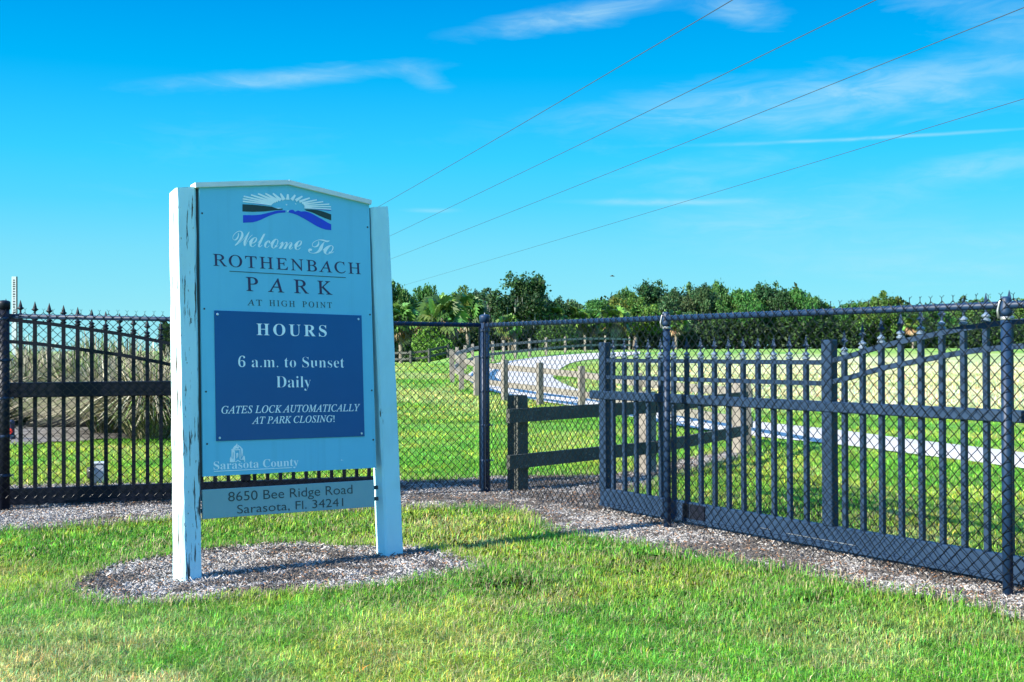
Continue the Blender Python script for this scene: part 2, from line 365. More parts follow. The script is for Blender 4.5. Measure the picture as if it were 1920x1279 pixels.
def turf_cols(x, y):
    g = np.array([.13, .345, .032]); yg = np.array([.33, .45, .050]); st = np.array([.52, .47, .22])
    n1 = fbm(x, y, .9, 1); n2 = fbm(x, y, 2.6, 5); n3 = fbm(x, y, .25, 9)
    ay = ss(.38, .68, n1)*.75
    c = g*(1-ay)[..., None]+yg*ay[..., None]
    ast = ss(.55, .78, n2*.55+n1*.45)*.45
    # the near edge of the lawn and the corner at the left are drier
    dry = ss(6.2, 4.4, y)*ss(.40, .62, fbm(x, y, 2.4, 14))*.38+ss(-.4, -1.6, x)*ss(6.6, 4.6, y)*ss(.3, .6, fbm(x, y, 3.4, 16))*.35
    # tan mown field beyond the path, green again near the path and along the far bank
    r = x/np.maximum(y, 1); fld = ss(.06, .16, r)*ss(19.5, 24, y+ (n3-.5)*5)*ss(62, 46, y+(n3-.5)*16)
    fld = fld*(.45+.55*ss(.35, .6, fbm(x*.35, y*1.4, .5, 21)))
    slope = ss(18, 26, y)*ss(.45, .62, fbm(x, y, .5, 31))*.55*(1-ss(40, 60, y))
    a = np.clip(np.maximum.reduce([ast, dry, fld*1.0, slope*.7]), 0, .95)
    c = c*(1-a)[..., None]+st*a[..., None]; f2 = np.clip(fld, 0, 1)[..., None]*.8
    return c*(1-f2)+np.array([.64, .65, .36])*f2
def axis(lo, hi, step, far):
    a = list(np.arange(lo, hi+1e-6, step)); s = step; v = hi
    while v < far: s *= 1.35; v += s; a.append(v)
    s = step; v = lo
    while v > -far: s *= 1.35; v -= s; a.insert(0, v)
    return np.array(a)
gx = axis(-34, 64, .6, 3500); gy = axis(-6, 90, .6, 3500)
XX, YY = np.meshgrid(gx, gy); nxg, nyg = len(gx), len(gy)
V = np.stack([XX, YY, gz(XX, YY)], -1).reshape(-1, 3)
I = np.arange(nxg*nyg).reshape(nyg, nxg)
Q = np.stack([I[:-1, :-1], I[:-1, 1:], I[1:, 1:], I[1:, :-1]], -1).reshape(-1, 4)
ground = link('ground', arr_mesh('ground', V, [Q], turf_cols(XX, YY).reshape(-1, 3), True), None, M['turf']); tag(ground, 'mown lawn and field running out to the trees', 'ground', kind='structure')

def sheet(name, poly, z, m, label):
    import bmesh
    bm = bmesh.new(); vs = [bm.verts.new((p[0], p[1], z)) for p in poly]; f = bm.faces.new(vs); bmesh.ops.triangulate(bm, faces=[f])
    for f in bm.faces:
        f.normal_update()
        if f.normal.z < 0: f.normal_flip()
    me = bpy.data.meshes.new(name); bm.to_mesh(me); bm.free()
    return tag(link(name, me, None, m), label, 'ground', kind='structure')
sheet('mulch_bed', BED, .006, M['mulch'], 'worn oval mulch bed under the sign posts')
sheet('mulch_strip', STRIP, .005, M['mulch'], 'grey mulch strip along the foot of the fences')
back_px = [(-400, 850), (-100, 838), (20, 834), (110, 832), (200, 826), (320, 822), (460, 812), (560, 790), (520, 752), (320, 744), (0, 744), (-400, 750)]
BACK = [ong(*p)[:2] for p in back_px]
def drape(name, poly, m, label, lift=.02, step=.5):
    P = np.array(poly); x0, y0 = P.min(0); x1, y1 = P.max(0)
    xs = np.arange(x0, x1+step, step); ys = np.arange(y0, y1+step, step); X, Y = np.meshgrid(xs, ys)
    cx = X[:-1, :-1]+step/2; cy = Y[:-1, :-1]+step/2; ok = inpoly(cx, cy, P)
    V = np.stack([X, Y, gz(X, Y)+lift], -1).reshape(-1, 3); I = np.arange(X.size).reshape(X.shape)
    Q = np.stack([I[:-1, :-1], I[:-1, 1:], I[1:, 1:], I[1:, :-1]], -1)[ok]
    return tag(link(name, arr_mesh(name, V, [Q], None, True), None, m), label, 'ground', kind='structure')
drape('mulch_bank', BACK, M['mulch'], 'bare mulch ground under the ornamental grasses')
# the path
n = len(RA); rows = 7; Vp = []
for j in range(rows):
    t = j/(rows-1); P = RA*(1-t)+RB*t; Vp.append(np.stack([P[:, 0], P[:, 1], gz(P[:, 0], P[:, 1])+.025+.03*math.sin(math.pi*t)], -1))
Vp = np.concatenate(Vp); I = np.arange(rows*n).reshape(rows, n)
Q = np.stack([I[:-1, :-1], I[1:, :-1], I[1:, 1:], I[:-1, 1:]], -1).reshape(-1, 4)
path = link('path', arr_mesh('path', Vp, [Q[:, ::-1]], None, True), None, M['path']); tag(path, 'pale gravel drive curving up through the grass', 'path', kind='structure')

# ------------------------------------------------------------------ lawn blades
def blade_mesh(P, h, w, az, lean, cols):
    n = len(P); dx, dy = np.cos(az), np.sin(az); side = np.stack([-dy, dx, 0*dx], -1); fwd = np.stack([dx, dy, 0*dx], -1); upv = np.array([0, 0, 1.])
    m = P+upv*(h*.55)[:, None]+fwd*(h*lean*.35)[:, None]; t = P+upv*(h*(1-.25*np.minimum(np.abs(lean), 2.6)))[:, None]+fwd*(h*lean)[:, None]
    hw = (w/2)[:, None]
    V = np.stack([P-side*hw, P+side*hw, m+side*hw*.8, m-side*hw*.8, t], 1).reshape(-1, 3)
    b = np.arange(n)*5
    Q = np.stack([b, b+1, b+2, b+3], -1); T = np.stack([b+3, b+2, b+4], -1)
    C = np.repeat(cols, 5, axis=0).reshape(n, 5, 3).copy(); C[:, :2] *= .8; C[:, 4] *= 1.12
    return V, Q, T, C.reshape(-1, 3)
def scatter(n, y0, y1, margin=.03, pw=1.0, rmin=-.46, rmax=.46):
    y = y0*(y1/y0)**(rng.random(n)**pw); x = (rmin-margin+rng.random(n)*(rmax-rmin+2*margin))*y; return x, y
def lawn(name, x, y, hmin, hmax, wmin, wmax, label, edge=True):
    keep = ~inpoly(x, y, STRIP) & ~inpoly(x, y, BED) & ~inpoly(x, y, ROADPOLY) & ~inpoly(x, y, BACK)
    x, y = x[keep], y[keep]; n = len(x)
    dens = fbm(x, y, 2.2, 40); k2 = rng.random(n) < ss(.22, .42, dens)*.55+.45; x, y = x[k2], y[k2]; n = len(x)
    c = turf_cols(x, y); hue = rng.normal(0, 1, n)
    c = c*np.exp(rng.normal(0, .42, n)+1.1*(fbm(x, y, 9, 33)-.5))[:, None]; c[:, 0] *= np.exp(.34*hue); c[:, 2] *= np.exp(rng.normal(0, .25, n))
    st = rng.random(n) < (.10+.16*ss(.5, .7, fbm(x, y, 1.7, 50)))*ss(14, 8, y); c[st] = np.array([.50, .43, .23])*np.exp(rng.normal(0, .25, st.sum()))[:, None]
    h = rng.uniform(hmin, hmax, n)*(.65+.7*fbm(x, y, 3.5, 60)); w = rng.uniform(wmin, wmax, n)
    P = np.stack([x, y, gz(x, y)-.004], -1)
    Vb, Qb, Tb, Cb = blade_mesh(P, h, w, rng.uniform(0, 2*math.pi, n), rng.normal(0, 1.15, n), c)
    return Vb, Qb, Tb, Cb
def merge(parts):
    Vs, Qs, Ts, Cs = [], [], [], []; o = 0
    for v, q, t, c in parts: Vs.append(v); Qs.append(q+o); Ts.append(t+o); Cs.append(c); o += len(v)
    return np.concatenate(Vs), np.concatenate(Qs), np.concatenate(Ts), np.concatenate(Cs)
x1, y1 = scatter(340000, 3.9, 7.2, rmin=-.6, rmax=.6); x2, y2 = scatter(200000, 7.2, 13.5); x3, y3 = scatter(150000, 9.6, 22)
x4, y4 = scatter(190000, 20, 48)
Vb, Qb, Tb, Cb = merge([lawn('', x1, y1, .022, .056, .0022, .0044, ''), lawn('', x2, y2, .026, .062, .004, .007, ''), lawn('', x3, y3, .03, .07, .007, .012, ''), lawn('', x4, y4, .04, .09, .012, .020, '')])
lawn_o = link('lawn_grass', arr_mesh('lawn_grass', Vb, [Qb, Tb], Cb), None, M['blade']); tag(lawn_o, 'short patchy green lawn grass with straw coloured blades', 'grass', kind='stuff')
# fringe of longer blades along the bed edges
def fringe(poly, n, spread, hmin, hmax):
    P = np.array(poly); Pn = np.roll(P, -1, 0); L = np.linalg.norm(Pn-P, axis=1); i = rng.choice(len(P), n, p=L/L.sum()); t = rng.random(n)[:, None]
    q = P[i]*(1-t)+Pn[i]*t+rng.normal(0, spread, (n, 2)); ok = (np.abs(q[:, 0]) < q[:, 1]*.5) & (q[:, 1] > 4) & (q[:, 1] < 16); q = q[ok]; n = len(q)
    c = turf_cols(q[:, 0], q[:, 1])*np.exp(rng.normal(0, .3, n))[:, None]; st = rng.random(n) < .3; c[st] = np.array([.46, .38, .22])*np.exp(rng.normal(0, .25, st.sum()))[:, None]
    return blade_mesh(np.stack([q[:, 0], q[:, 1], gz(q[:, 0], q[:, 1])-.003], -1), rng.uniform(hmin, hmax, n), rng.uniform(.003, .007, n), rng.uniform(0, 6.28, n), rng.normal(0, .8, n), c)
Vf, Qf, Tf, Cf = merge([fringe(BED, 7000, .045, .03, .08), fringe(STRIP, 16000, .05, .04, .10)])
tag(link('edge_grass', arr_mesh('edge_grass', Vf, [Qf, Tf], Cf), None, M['blade']), 'ragged grass creeping over the edges of the mulch', 'grass', kind='stuff')

# mulch chips
def chips(poly, n, ymax):
    P = np.array(poly); x, y = scatter(n*4, 4.5, ymax); ok = inpoly(x, y, P); x, y = x[ok][:n], y[ok][:n]; n = len(x)
    l = rng.uniform(.006, .030, n)*np.where(rng.random(n) < .10, 1.7, 1); w = rng.uniform(.0018, .0045, n); az = rng.uniform(0, math.pi*2, n); tl = rng.normal(0, .35, n); rl = rng.normal(0, .4, n)
    d = np.stack([np.cos(az)*np.cos(tl), np.sin(az)*np.cos(tl), np.sin(tl)], -1); s = np.stack([-np.sin(az)*np.cos(rl), np.cos(az)*np.cos(rl), np.sin(rl)], -1)
    c0 = np.stack([x, y, .008+rng.random(n)*.012+np.abs(np.sin(tl))*l*.45], -1); a = d*(l/2)[:, None]; b = s*(w/2)[:, None]; up = np.array([0, 0, .004])
    V = np.stack([c0-a-b, c0+a-b, c0+a*.8+b, c0-a+b*.7, c0-a*.9-b*.8+up, c0+a*.9-b*.9+up, c0+a*.75+b*.9+up, c0-a*.95+b*.6+up], 1).reshape(-1, 3)
    k = (np.arange(n)*8)[:, None]; Q = np.concatenate([k+np.array([[4, 5, 6, 7]]), k+np.array([[0, 1, 5, 4]]), k+np.array([[1, 2, 6, 5]]), k+np.array([[2, 3, 7, 6]]), k+np.array([[3, 0, 4, 7]])])
    pat = .55*fbm(x, y, 1.6, 70)+.45*fbm(x, y*1.6, 7, 75); pale = rng.random(n) < ss(.41, .54, pat)*.70+.06
    c = np.where(pale[:, None], np.array([.335, .32, .307]), np.array([.088, .078, .071]))*np.exp(rng.normal(0, .26, n))[:, None]
    red = rng.random(n) < .07; c[red] = np.array([.28, .15, .08])
    return V, Q, np.repeat(c, 8, axis=0)
cA = chips(BED, 60000, 9); cB = chips(STRIP, 110000, 14)
tag(link('mulch_chips', arr_mesh('mulch_chips', np.concatenate([cA[0], cB[0]]), [cA[1], cB[1]+len(cA[0])], np.concatenate([cA[2], cB[2]])), None, M['chip']), 'grey and brown shredded bark lying on the bare beds', 'mulch', kind='stuff')

# ------------------------------------------------------------------ lettering
BOLD = (0x1D400, 0x1D41A, 0x1D7CE); ITAL = (0x1D434, 0x1D44E, None); SCRIPT = (0x1D49C, 0x1D4B6, None)
_EX = {('S', 'e'): 0x212F, ('S', 'g'): 0x210A, ('S', 'o'): 0x2134}
def enc(s, fam):
    if fam is None: return s
    o = ''
    for c in s:
        if fam is SCRIPT and ('S', c) in _EX: o += chr(_EX[('S', c)])
        elif c.isupper(): o += chr(fam[0]+ord(c)-65)
        elif c.islower(): o += chr(fam[1]+ord(c)-97)
        elif c.isdigit() and fam[2]: o += chr(fam[2]+ord(c)-48)
        else: o += c
    return o
def text_verts(s, fam, offset=0, track=1.0, shear=0, word=1.0):
    cu = bpy.data.curves.new('text', 'FONT'); cu.body = enc(s, fam); cu.offset = offset; cu.space_character = track; cu.space_word = word; cu.resolution_u = 5
    o = bpy.data.objects.new('text', cu); me = bpy.data.meshes.new_from_object(o)
    v = np.empty(len(me.vertices)*3, np.float32); me.vertices.foreach_get('co', v); v = v.reshape(-1, 3).astype(float)
    f = [tuple(p.vertices) for p in me.polygons]; bpy.data.meshes.remove(me); bpy.data.objects.remove(o); bpy.data.curves.remove(cu)
    v[:, 0] -= shear*v[:, 1]; return v, f
def lettering(parent, s, fam, u0, u1, vb, cap, w, m, offset=0, track=1.0, shear=0, word=1.0, slant=0, ref='H', name='lettering', mb=None):
    v, f = text_verts(s, fam, offset, track, shear, word); r, _ = text_verts(ref, fam, offset, 1, 0)
    sx = (u1-u0)/(v[:, 0].max()-v[:, 0].min()); sy = cap/r[:, 1].max()
    X = (v[:, 0]-v[:, 0].min())*sx+u0; Yv = v[:, 1]*sy+vb; X = X+slant*(Yv-vb)
    V = np.stack([X, np.full(len(X), w), Yv], -1)        # sign frame: x along, y back, z up
    if mb is not None: mb.add(V, f); return
    B = MB(); B.add(V, f); return B.build(name, m, parent)
def poly_part(parent, name, polys, m, w):
    import bmesh
    bm = bmesh.new()
    for k, P in enumerate(polys):
        vs = [bm.verts.new((p[0], w-.00015*k, p[1])) for p in P]; f = bm.faces.new(vs); bmesh.ops.triangulate(bm, faces=[f])
    me = bpy.data.meshes.new(name); bm.to_mesh(me); bm.free(); return link(name, me, parent, m)

# ------------------------------------------------------------------ the sign
def sign_frame():
    th, pi_, rho = map(math.radians, (35.164, -4.599, -1.003))
    u = Vector((math.cos(th), math.sin(th), 0)); nn = Vector((math.sin(th), -math.cos(th), 0)); z = Vector((0, 0, 1))
    v = z*math.cos(pi_)+nn*math.sin(pi_); u2 = u*math.cos(rho)+v*math.sin(rho); v2 = v*math.cos(rho)-u*math.sin(rho); b = v2.cross(u2)
    A = onz(343, 1096)
    return Matrix(((u2.x, b.x, v2.x, A[0]), (u2.y, b.y, v2.y, A[1]), (u2.z, b.z, v2.z, A[2]), (0, 0, 0, 1)))
SF = sign_frame(); SFI = SF.inverted()
sign = empty('park_sign', SF); tag(sign, 'tall white and blue park welcome sign between two peeling posts', 'sign')
def sign_uv(px, py):
    d = ray(px, py); o = SFI @ Vector(CAM); q = (SFI.to_3x3() @ Vector(d)); t = -o.y/q.y; p = o+q*t; return (p.x, p.z)
def warped_post(u0b, u0t, wid, dep, top, twist, seed, m):
    B = MB(); nlev = 26; ring = []; r = np.random.default_rng(seed); ch = .012
    for k in range(nlev):
        t = k/(nlev-1); z = -.12+(top+.12)*t; cx = (u0b+(u0t-u0b)*t)+wid/2; cy = dep/2; a = math.radians(twist*(1-t)); wob = r.normal(0, .0012, 16)
        h = wid/2; e = dep/2; pts = [(-h+ch, -e), (h-ch, -e), (h, -e+ch), (h, e-ch), (h-ch, e), (-h+ch, e), (-h, e-ch), (-h, -e+ch)]
        for i, (x, y) in enumerate(pts):
            x += wob[i]; y += wob[i+8]
            zz = z
            if k == nlev-1: zz = top-.018*(-x/h*.5+.5)-.012*(y/e*.5+.5)
            ring.append((cx+x*math.cos(a)-y*math.sin(a), cy+x*math.sin(a)+y*math.cos(a), zz))
    Fs = []
    for k in range(nlev-1):
        for i in range(8): Fs.append((k*8+i, k*8+(i+1) % 8, (k+1)*8+(i+1) % 8, (k+1)*8+i))
    Fs += [tuple((nlev-1)*8+i for i in range(8))]
    B.add(ring, Fs); return B.build('post', m, sign)
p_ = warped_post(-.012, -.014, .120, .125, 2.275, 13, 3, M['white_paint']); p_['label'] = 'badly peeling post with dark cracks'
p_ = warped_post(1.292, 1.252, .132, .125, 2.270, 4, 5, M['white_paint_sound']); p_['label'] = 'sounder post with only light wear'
# panel with peaked top
def panel(u0, u1, v0, vl, vr, ua, va, w0, w1, name, m):
    B = MB(); P = [(u0, v0), (u1, v0), (u1, vr), (ua, va), (u0, vl)]; n = len(P)
    B.add([(x, w0, z) for x, z in P]+[(x, w1, z) for x, z in P], [tuple(range(n)), tuple(range(2*n-1, n-1, -1))]+[(i, i+n, (i+1) % n+n, (i+1) % n) for i in range(n)])
    return B.build(name, m, sign)
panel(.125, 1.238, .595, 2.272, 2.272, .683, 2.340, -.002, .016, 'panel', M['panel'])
for a_, c_ in ((.1085, .150), (1.212, 1.2505)):
    B = MB(); B.box((a_, .018, .60), (c_, .075, 2.265), .003); B.build('side_channel', M['panel_edge'], sign)
B = MB(); B.box((.15, .03, .62), (1.212, .05, 2.25)); B.build('back_board', M['panel_edge'], sign)
B = MB()
for a, b in [((.098, 2.281), (.6825, 2.355)), ((.6835, 2.355), (1.248, 2.281))]:
    B.bar((a[0], .025, a[1]), (b[0], .025, b[1]), .085, .028)
B.build('top_cap', M['trim'], sign)
hp = MB(); hp.box((.203, -.007, .794), (1.161, -.0025, 1.552), .0015); hp = hp.build('hours_panel', M['blue_panel'], sign)
for u, v in [(.222, 1.530), (1.138, 1.528), (.224, .812), (1.140, .812)]:
    b = MB(); b.tube([(u, -.007, v), (u, -.0105, v)], [.0075, .006], 10); b.build('screw', M['screw'], hp)
for u, v in [(.140, 2.12), (.145, 1.56), (.148, 1.08), (.150, .78), (1.222, 2.12), (1.223, 1.56), (1.222, 1.08), (1.223, .77)]:
    b = MB(); b.tube([(u, -.002, v), (u, -.0042, v)], [.006, .005], 10); b.build('screw', M['panel_edge'], sign)
W = -.0032; WB = -.0082
lettering(sign, 'Welcome', SCRIPT, .322, .766, 1.943, .090, W, M['ink_white'], offset=.002, track=.86, ref='W')
lettering(sign, 'To', SCRIPT, .806, .980, 1.928, .090, W, M['ink_white'], offset=.002, ref='T', track=.9)
lettering(sign, 'ROTHENBACH', ITAL, .200, 1.166, 1.815, .070, W, M['ink_navy'], offset=.004, shear=.29, track=1.20)
b = MB(); b.box((.300, -.0036, 1.7855), (1.059, -.0024, 1.7895)); b.build('rule_line', M['ink_dark'], sign)
lettering(sign, 'PARK', ITAL, .400, .965, 1.676, .083, W, M['ink_navy'], offset=.006, shear=.29, track=1.9)
lettering(sign, 'AT', ITAL, .406, .500, 1.590, .035, W, M['ink_dark'], offset=.004, shear=.29, track=1.3)
lettering(sign, 'HIGH', ITAL, .545, .712, 1.591, .035, W, M['ink_dark'], offset=.004, shear=.29, track=1.3)
lettering(sign, 'POINT', ITAL, .760, .959, 1.592, .035, W, M['ink_dark'], offset=.004, shear=.29, track=1.3)
lettering(hp, 'HOURS', BOLD, .460, .916, 1.413, .069, WB, M['ink_white'], offset=-.004, track=1.28)
lettering(hp, '6 a.m. to Sunset', BOLD, .343, 1.031, 1.222, .063, WB, M['ink_white'], offset=-.0135, track=1.04)
lettering(hp, 'Daily', BOLD, .578, .803, 1.101, .067, WB, M['ink_white'], offset=-.0135, track=1.0)
lettering(hp, 'GATES LOCK AUTOMATICALLY', ITAL, .236, 1.134, .952, .043, WB, M['ink_white'], offset=.006)
lettering(hp, 'AT PARK CLOSING!', ITAL, .420, .956, .888, .041, WB, M['ink_white'], offset=.006)
lettering(sign, 'Sarasota County', BOLD, .186, .713, .631, .046, W, M['ink_white'], offset=-.004)
b = MB(); b.box((.188, -.0036, .6195), (.670, -.0024, .6235)); b.build('underline', M['ink_white'], sign)
def z8(pts): return [sign_uv(440+x/9.135, 340+y/9.135) for x, y in pts]
def zc(pts): return [sign_uv(390+x/10.667, 820+y/10.667) for x, y in pts]
emb = poly_part(sign, 'emblem', [z8(p) for p in [
    [(130, 395), (300, 402), (480, 420), (640, 438), (700, 462), (820, 470), (820, 488), (700, 498), (600, 508), (500, 519), (300, 525), (130, 518)],
    [(1195, 482), (1300, 484), (1400, 492), (1480, 510), (1550, 532), (1650, 570), (1650, 672), (1560, 640), (1500, 616), (1440, 590), (1370, 555), (1300, 527), (1220, 505)]]], M['ink_green'], W)
poly_part(sign, 'emblem', [z8(p) for p in [
    [(140, 580), (300, 582), (380, 578), (450, 570), (540, 550), (620, 530), (700, 510), (780, 499), (868, 500), (868, 535), (750, 545), (680, 562), (600, 590), (520, 625), (450, 660), (380, 686), (300, 705), (140, 712)],
    [(920, 512), (960, 490), (1000, 490), (1030, 522), (1080, 500), (1130, 520), (1200, 515), (1265, 532), (1330, 562), (1410, 606), (1500, 655), (1580, 705), (1650, 740), (1650, 840), (1550, 828), (1480, 806), (1400, 770), (1330, 728), (1270, 692), (1200, 650), (1080, 585), (1000, 555), (920, 536)],
    [(290, 376), (620, 398), (620, 414), (440, 402)], [(1210, 455), (1420, 462), (1645, 492), (1645, 508), (1420, 486), (1210, 466)]]], M['ink_blue'], W)
rays = []
for ox, oy in [(150, 258), (135, 302), (135, 345), (275, 235), (395, 215), (520, 210), (650, 210), (778, 212), (905, 222), (1032, 237), (1155, 258), (1280, 288), (1400, 320), (1510, 352), (1615, 394), (1640, 438), (1645, 482)]:
    dx, dy = ox-900, (oy-445); a = math.atan2(dy/120, dx/300); ix, iy = 900+290*math.cos(a), 440+122*math.sin(a)
    L = math.hypot(ox-ix, oy-iy); nx_, ny_ = -(oy-iy)/L, (ox-ix)/L; wi = 11+20*abs(math.sin(a))**2; wo = 9+5*abs(math.sin(a))
    rays.append([(ix+nx_*wi, iy+ny_*wi), (ix-nx_*wi, iy-ny_*wi), (ox-nx_*wo, oy-ny_*wo), (ox+nx_*wo, oy+ny_*wo)])
rays += [[(872, 395), (895, 392), (890, 415), (868, 412)], [(1020, 375), (1055, 392), (1040, 402)], [(900, 505), (915, 500), (912, 525), (890, 520)], [(690, 462), (760, 458), (800, 468), (740, 474)]]
poly_part(sign, 'emblem', [z8(p) for p in rays], M['ink_white'], W-.0004)
tower = [[(575, 118), (560, 150), (520, 180), (485, 230), (520, 262), (545, 235), (585, 160)], [(585, 150), (640, 180), (690, 235), (665, 250), (625, 195), (590, 175)], [(560, 190), (600, 180), (620, 215), (590, 230), (555, 222)],
         [(465, 235), (500, 240), (535, 268), (535, 490), (505, 500), (505, 300), (485, 300), (485, 420), (465, 420)], [(535, 240), (640, 235), (645, 255), (540, 262)],
         [(560, 320), (598, 310), (602, 350), (596, 400), (588, 400), (588, 355), (570, 355), (570, 420), (560, 420)], [(625, 260), (640, 260), (645, 440), (628, 442)], [(655, 245), (692, 235), (694, 380), (680, 380), (678, 300), (660, 300), (662, 400), (655, 400)],
         [(430, 420), (462, 420), (503, 430), (503, 500), (430, 500)], [(440, 390), (458, 390), (458, 418), (440, 418)], [(640, 440), (700, 430), (705, 370), (725, 370), (735, 430), (735, 495), (720, 495), (715, 450), (650, 456)],
         [(535, 492), (590, 452), (650, 490), (640, 500), (590, 470), (550, 502)]]
poly_part(sign, 'county_emblem', [zc(p) for p in tower], M['ink_white'], W)
poly_part(sign, 'paint_chip', [[(.995, .650), (.999, .658), (1.002, .649)], [(1.006, .655), (1.010, .651), (1.007, .647)]], M['ink_white'], W)
ab = MB(); ab.box((.125, .012, .353), (1.228, .032, .519), .002); ab = ab.build('address_board', M['address'], sign)
lettering(ab, '8650 Bee Ridge Road', None, .276, 1.076, .444, .054, .0105, M['ink_dark'], offset=-.004)
lettering(ab, 'Sarasota, Fl. 34241', None, .329, 1.011, .371, .049, .0105, M['ink_dark'], offset=-.004)
for v in (.40, .47):
    for a_, c_ in ((.106, .16), (1.19, 1.268)):
        b = MB(); b.box((a_, .034, v-.012), (c_, .05, v+.012)); b.build('bracket', M['panel_edge'], ab)

# ------------------------------------------------------------------ chain-link fences
def frame2(o, d):
    d = np.array(d[:2], float); d /= np.linalg.norm(d)
    return Matrix(((d[0], -d[1], 0, o[0]), (d[1], d[0], 0, o[1]), (0, 0, 1, 0), (0, 0, 0, 1)))   # x along, y to the far side, z up
def chain_mesh(L0, L1, ztop_fn, parent, y, zbot=.03):
    a, s, r = .018, .0362, .0026
    i = np.arange(int(L0/(2*a)), int(L1/(2*a))); K = int((1.53-zbot+.05)/s); k = np.arange(K+1)
    ph = np.where((i[:, None]+k[None]) % 2 == 0, 1, -1)
    cx = i[:, None]*2*a+ph*(a+.0016); base = ztop_fn(i*2*a)[:, None]+.034-(K-k[None])*s
    cx = cx+rng.normal(0, .0012, cx.shape); cz = base+rng.normal(0, .0010, cx.shape)
    cy = y+.0028*np.where((k % 2 == 0), 1, -1)[None]+0*cx
    m = 6; th = np.arange(m)*2*math.pi/m
    V = np.stack([cx[..., None]+np.cos(th)*r*1.42, cy[..., None]+np.sin(th)*r, cz[..., None]+0*th], -1)
    nI, nK = cx.shape; I = np.arange(nI*nK*m).reshape(nI, nK, m)
    Q = np.stack([I[:, :-1], np.roll(I, -1, 2)[:, :-1], np.roll(I, -1, 2)[:, 1:], I[:, 1:]], -1).reshape(-1, 4)
    Vs = [V.reshape(-1, 3)]; Qs = [Q]; off = nI*nK*m
    # twisted barbs above the last row
    top = ph[:, -1] > 0; bx = cx[top, -1]; bz = cz[top, -1]
    for sx in (-1, 1):
        ang = rng.normal(0, .35, len(bx)); ln = rng.uniform(.010, .019, len(bx)); ex = bx+sx*np.cos(ang)*ln*.8; ez = bz+.022+ln*.6; ey = y+rng.normal(0, .006, len(bx))
        mid = np.stack([bx, np.full(len(bx), y), bz+.018], -1); end = np.stack([ex, ey, ez], -1); st = np.stack([bx, np.full(len(bx), y), bz-.01], -1)
        t3 = np.arange(3)*2*math.pi/3; ringo = np.stack([np.cos(t3), np.sin(t3), 0*t3], -1)*.002
        R = np.stack([st, mid, end], 1)[:, :, None, :]+ringo[None, None]
        J = np.arange(len(bx)*9).reshape(len(bx), 3, 3)+off; off += len(bx)*9
        Vs.append(R.reshape(-1, 3)); Qs.append(np.stack([J[:, :-1], np.roll(J, -1, 2)[:, :-1], np.roll(J, -1, 2)[:, 1:], J[:, 1:]], -1).reshape(-1, 4))
    return link('wire_mesh', arr_mesh('wire_mesh', np.concatenate(Vs), Qs, None, True), parent, M['wire'])
pc = onz(910, 925); pr1 = onz(1240, 995); pr2 = onz(1890, 1122); pl = onz(8, 960)
# --- the run behind the sign
FL = frame2(pl, (pc-pl)); LL = float(np.linalg.norm(pc-pl)); zl = lambda x: 1.60-.07*np.asarray(x, float)/LL
fl = empty('chain_link_fence', FL); tag(fl, 'black chain link fence running behind the sign with thick capped end posts', 'fence')
def capped_post(x, top, r, parent, mat_=None):
    b = MB(); b.tube([(x, 0, -.1), (x, 0, top)], r, 20); p = b.build('post', mat_ or M['vinyl_post'], parent)
    b = MB(); b.lathe((x, 0, top-.045), [(r*1.13, 0), (r*1.15, .05), (r*1.12, .062), (r*.85, .070), (.010, .075)], 20); b.build('cap', mat_ or M['vinyl_post'], p)
    for z in (.30, .62, .93, 1.24, top-.12):
        b = MB(); b.lathe((x, 0, z-.011), [(r*1.07, 0), (r*1.1, .003), (r*1.1, .019), (r*1.07, .022)], 20); b.build('band', M['vinyl_post'], p)
    for z in (.30, .62, .93, 1.24):
        b = MB(); b.tube([(x+r*1.05, -.012, z), (x+r*1.05+.03, -.02, z)], .006, 6); b.build('bolt', M['galv'], p)
    return p
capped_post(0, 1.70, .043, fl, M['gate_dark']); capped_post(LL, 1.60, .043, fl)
b = MB(); b.tube([(LL, 0, 1.60), (LL, 0, 1.645)], [.006, .004], 6); b.build('cap_pin', M['galv'], fl)
b = MB(); b.tube([(-2.7, 0, 1.645), (0, 0, 1.60)], .02, 12); b.tube([(0, 0, 1.60), (LL, 0, 1.53)], .02, 14); b.build('top_rail', M['vinyl_post'], fl)
chain_mesh(-2.6, LL-.055, zl, fl, -.047)
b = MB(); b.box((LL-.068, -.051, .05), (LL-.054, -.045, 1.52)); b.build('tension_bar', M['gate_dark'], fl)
b = MB(); b.tube([(-2.6, -.04, .02), (0, -.045, .03), (LL*.5, -.047, .02), (LL, -.045, .03)], .0025, 5); b.build('tension_wire', M['wire'], fl)
_ = capped_post(-2.7, 1.72, .043, fl, M['gate_dark'])
# --- the run at the right
FR = frame2(pc, (pr2-pc)); frm = FR.inverted()
q1 = frm @ Vector(pr1); q2 = frm @ Vector(pr2); LR = q2.x+2.4
fr = empty('chain_link_fence', FR); tag(fr, 'black chain link fence in front of the right hand gate on slim posts', 'fence')
zr = lambda x: 1.53+0*np.asarray(x, float)
for q in (q1, q2):
    b = MB(); b.tube([(q.x, 0, -.1), (q.x, 0, 1.50)], .0265, 18); p = b.build('post', M['vinyl_post'], fr)
    b = MB(); b.lathe((q.x, 0, 1.475), [(.031, 0), (.033, .02), (.031, .05), (.024, .07), (.026, .09), (.012, .1)], 14); b.build('cap', M['vinyl_post'], p)
    b = MB(); b.tube([(q.x-.022, -.030, 1.46), (q.x-.024, -.035, 1.50), (q.x-.018, -.028, 1.545), (q.x-.006, -.020, 1.575)], [.006, .007, .006, .005], 7)
    b.lathe((q.x, 0, 1.452), [(.028, 0), (.0295, .004), (.0295, .014), (.028, .018)], 14); b.build('tie', M['galv'], p)
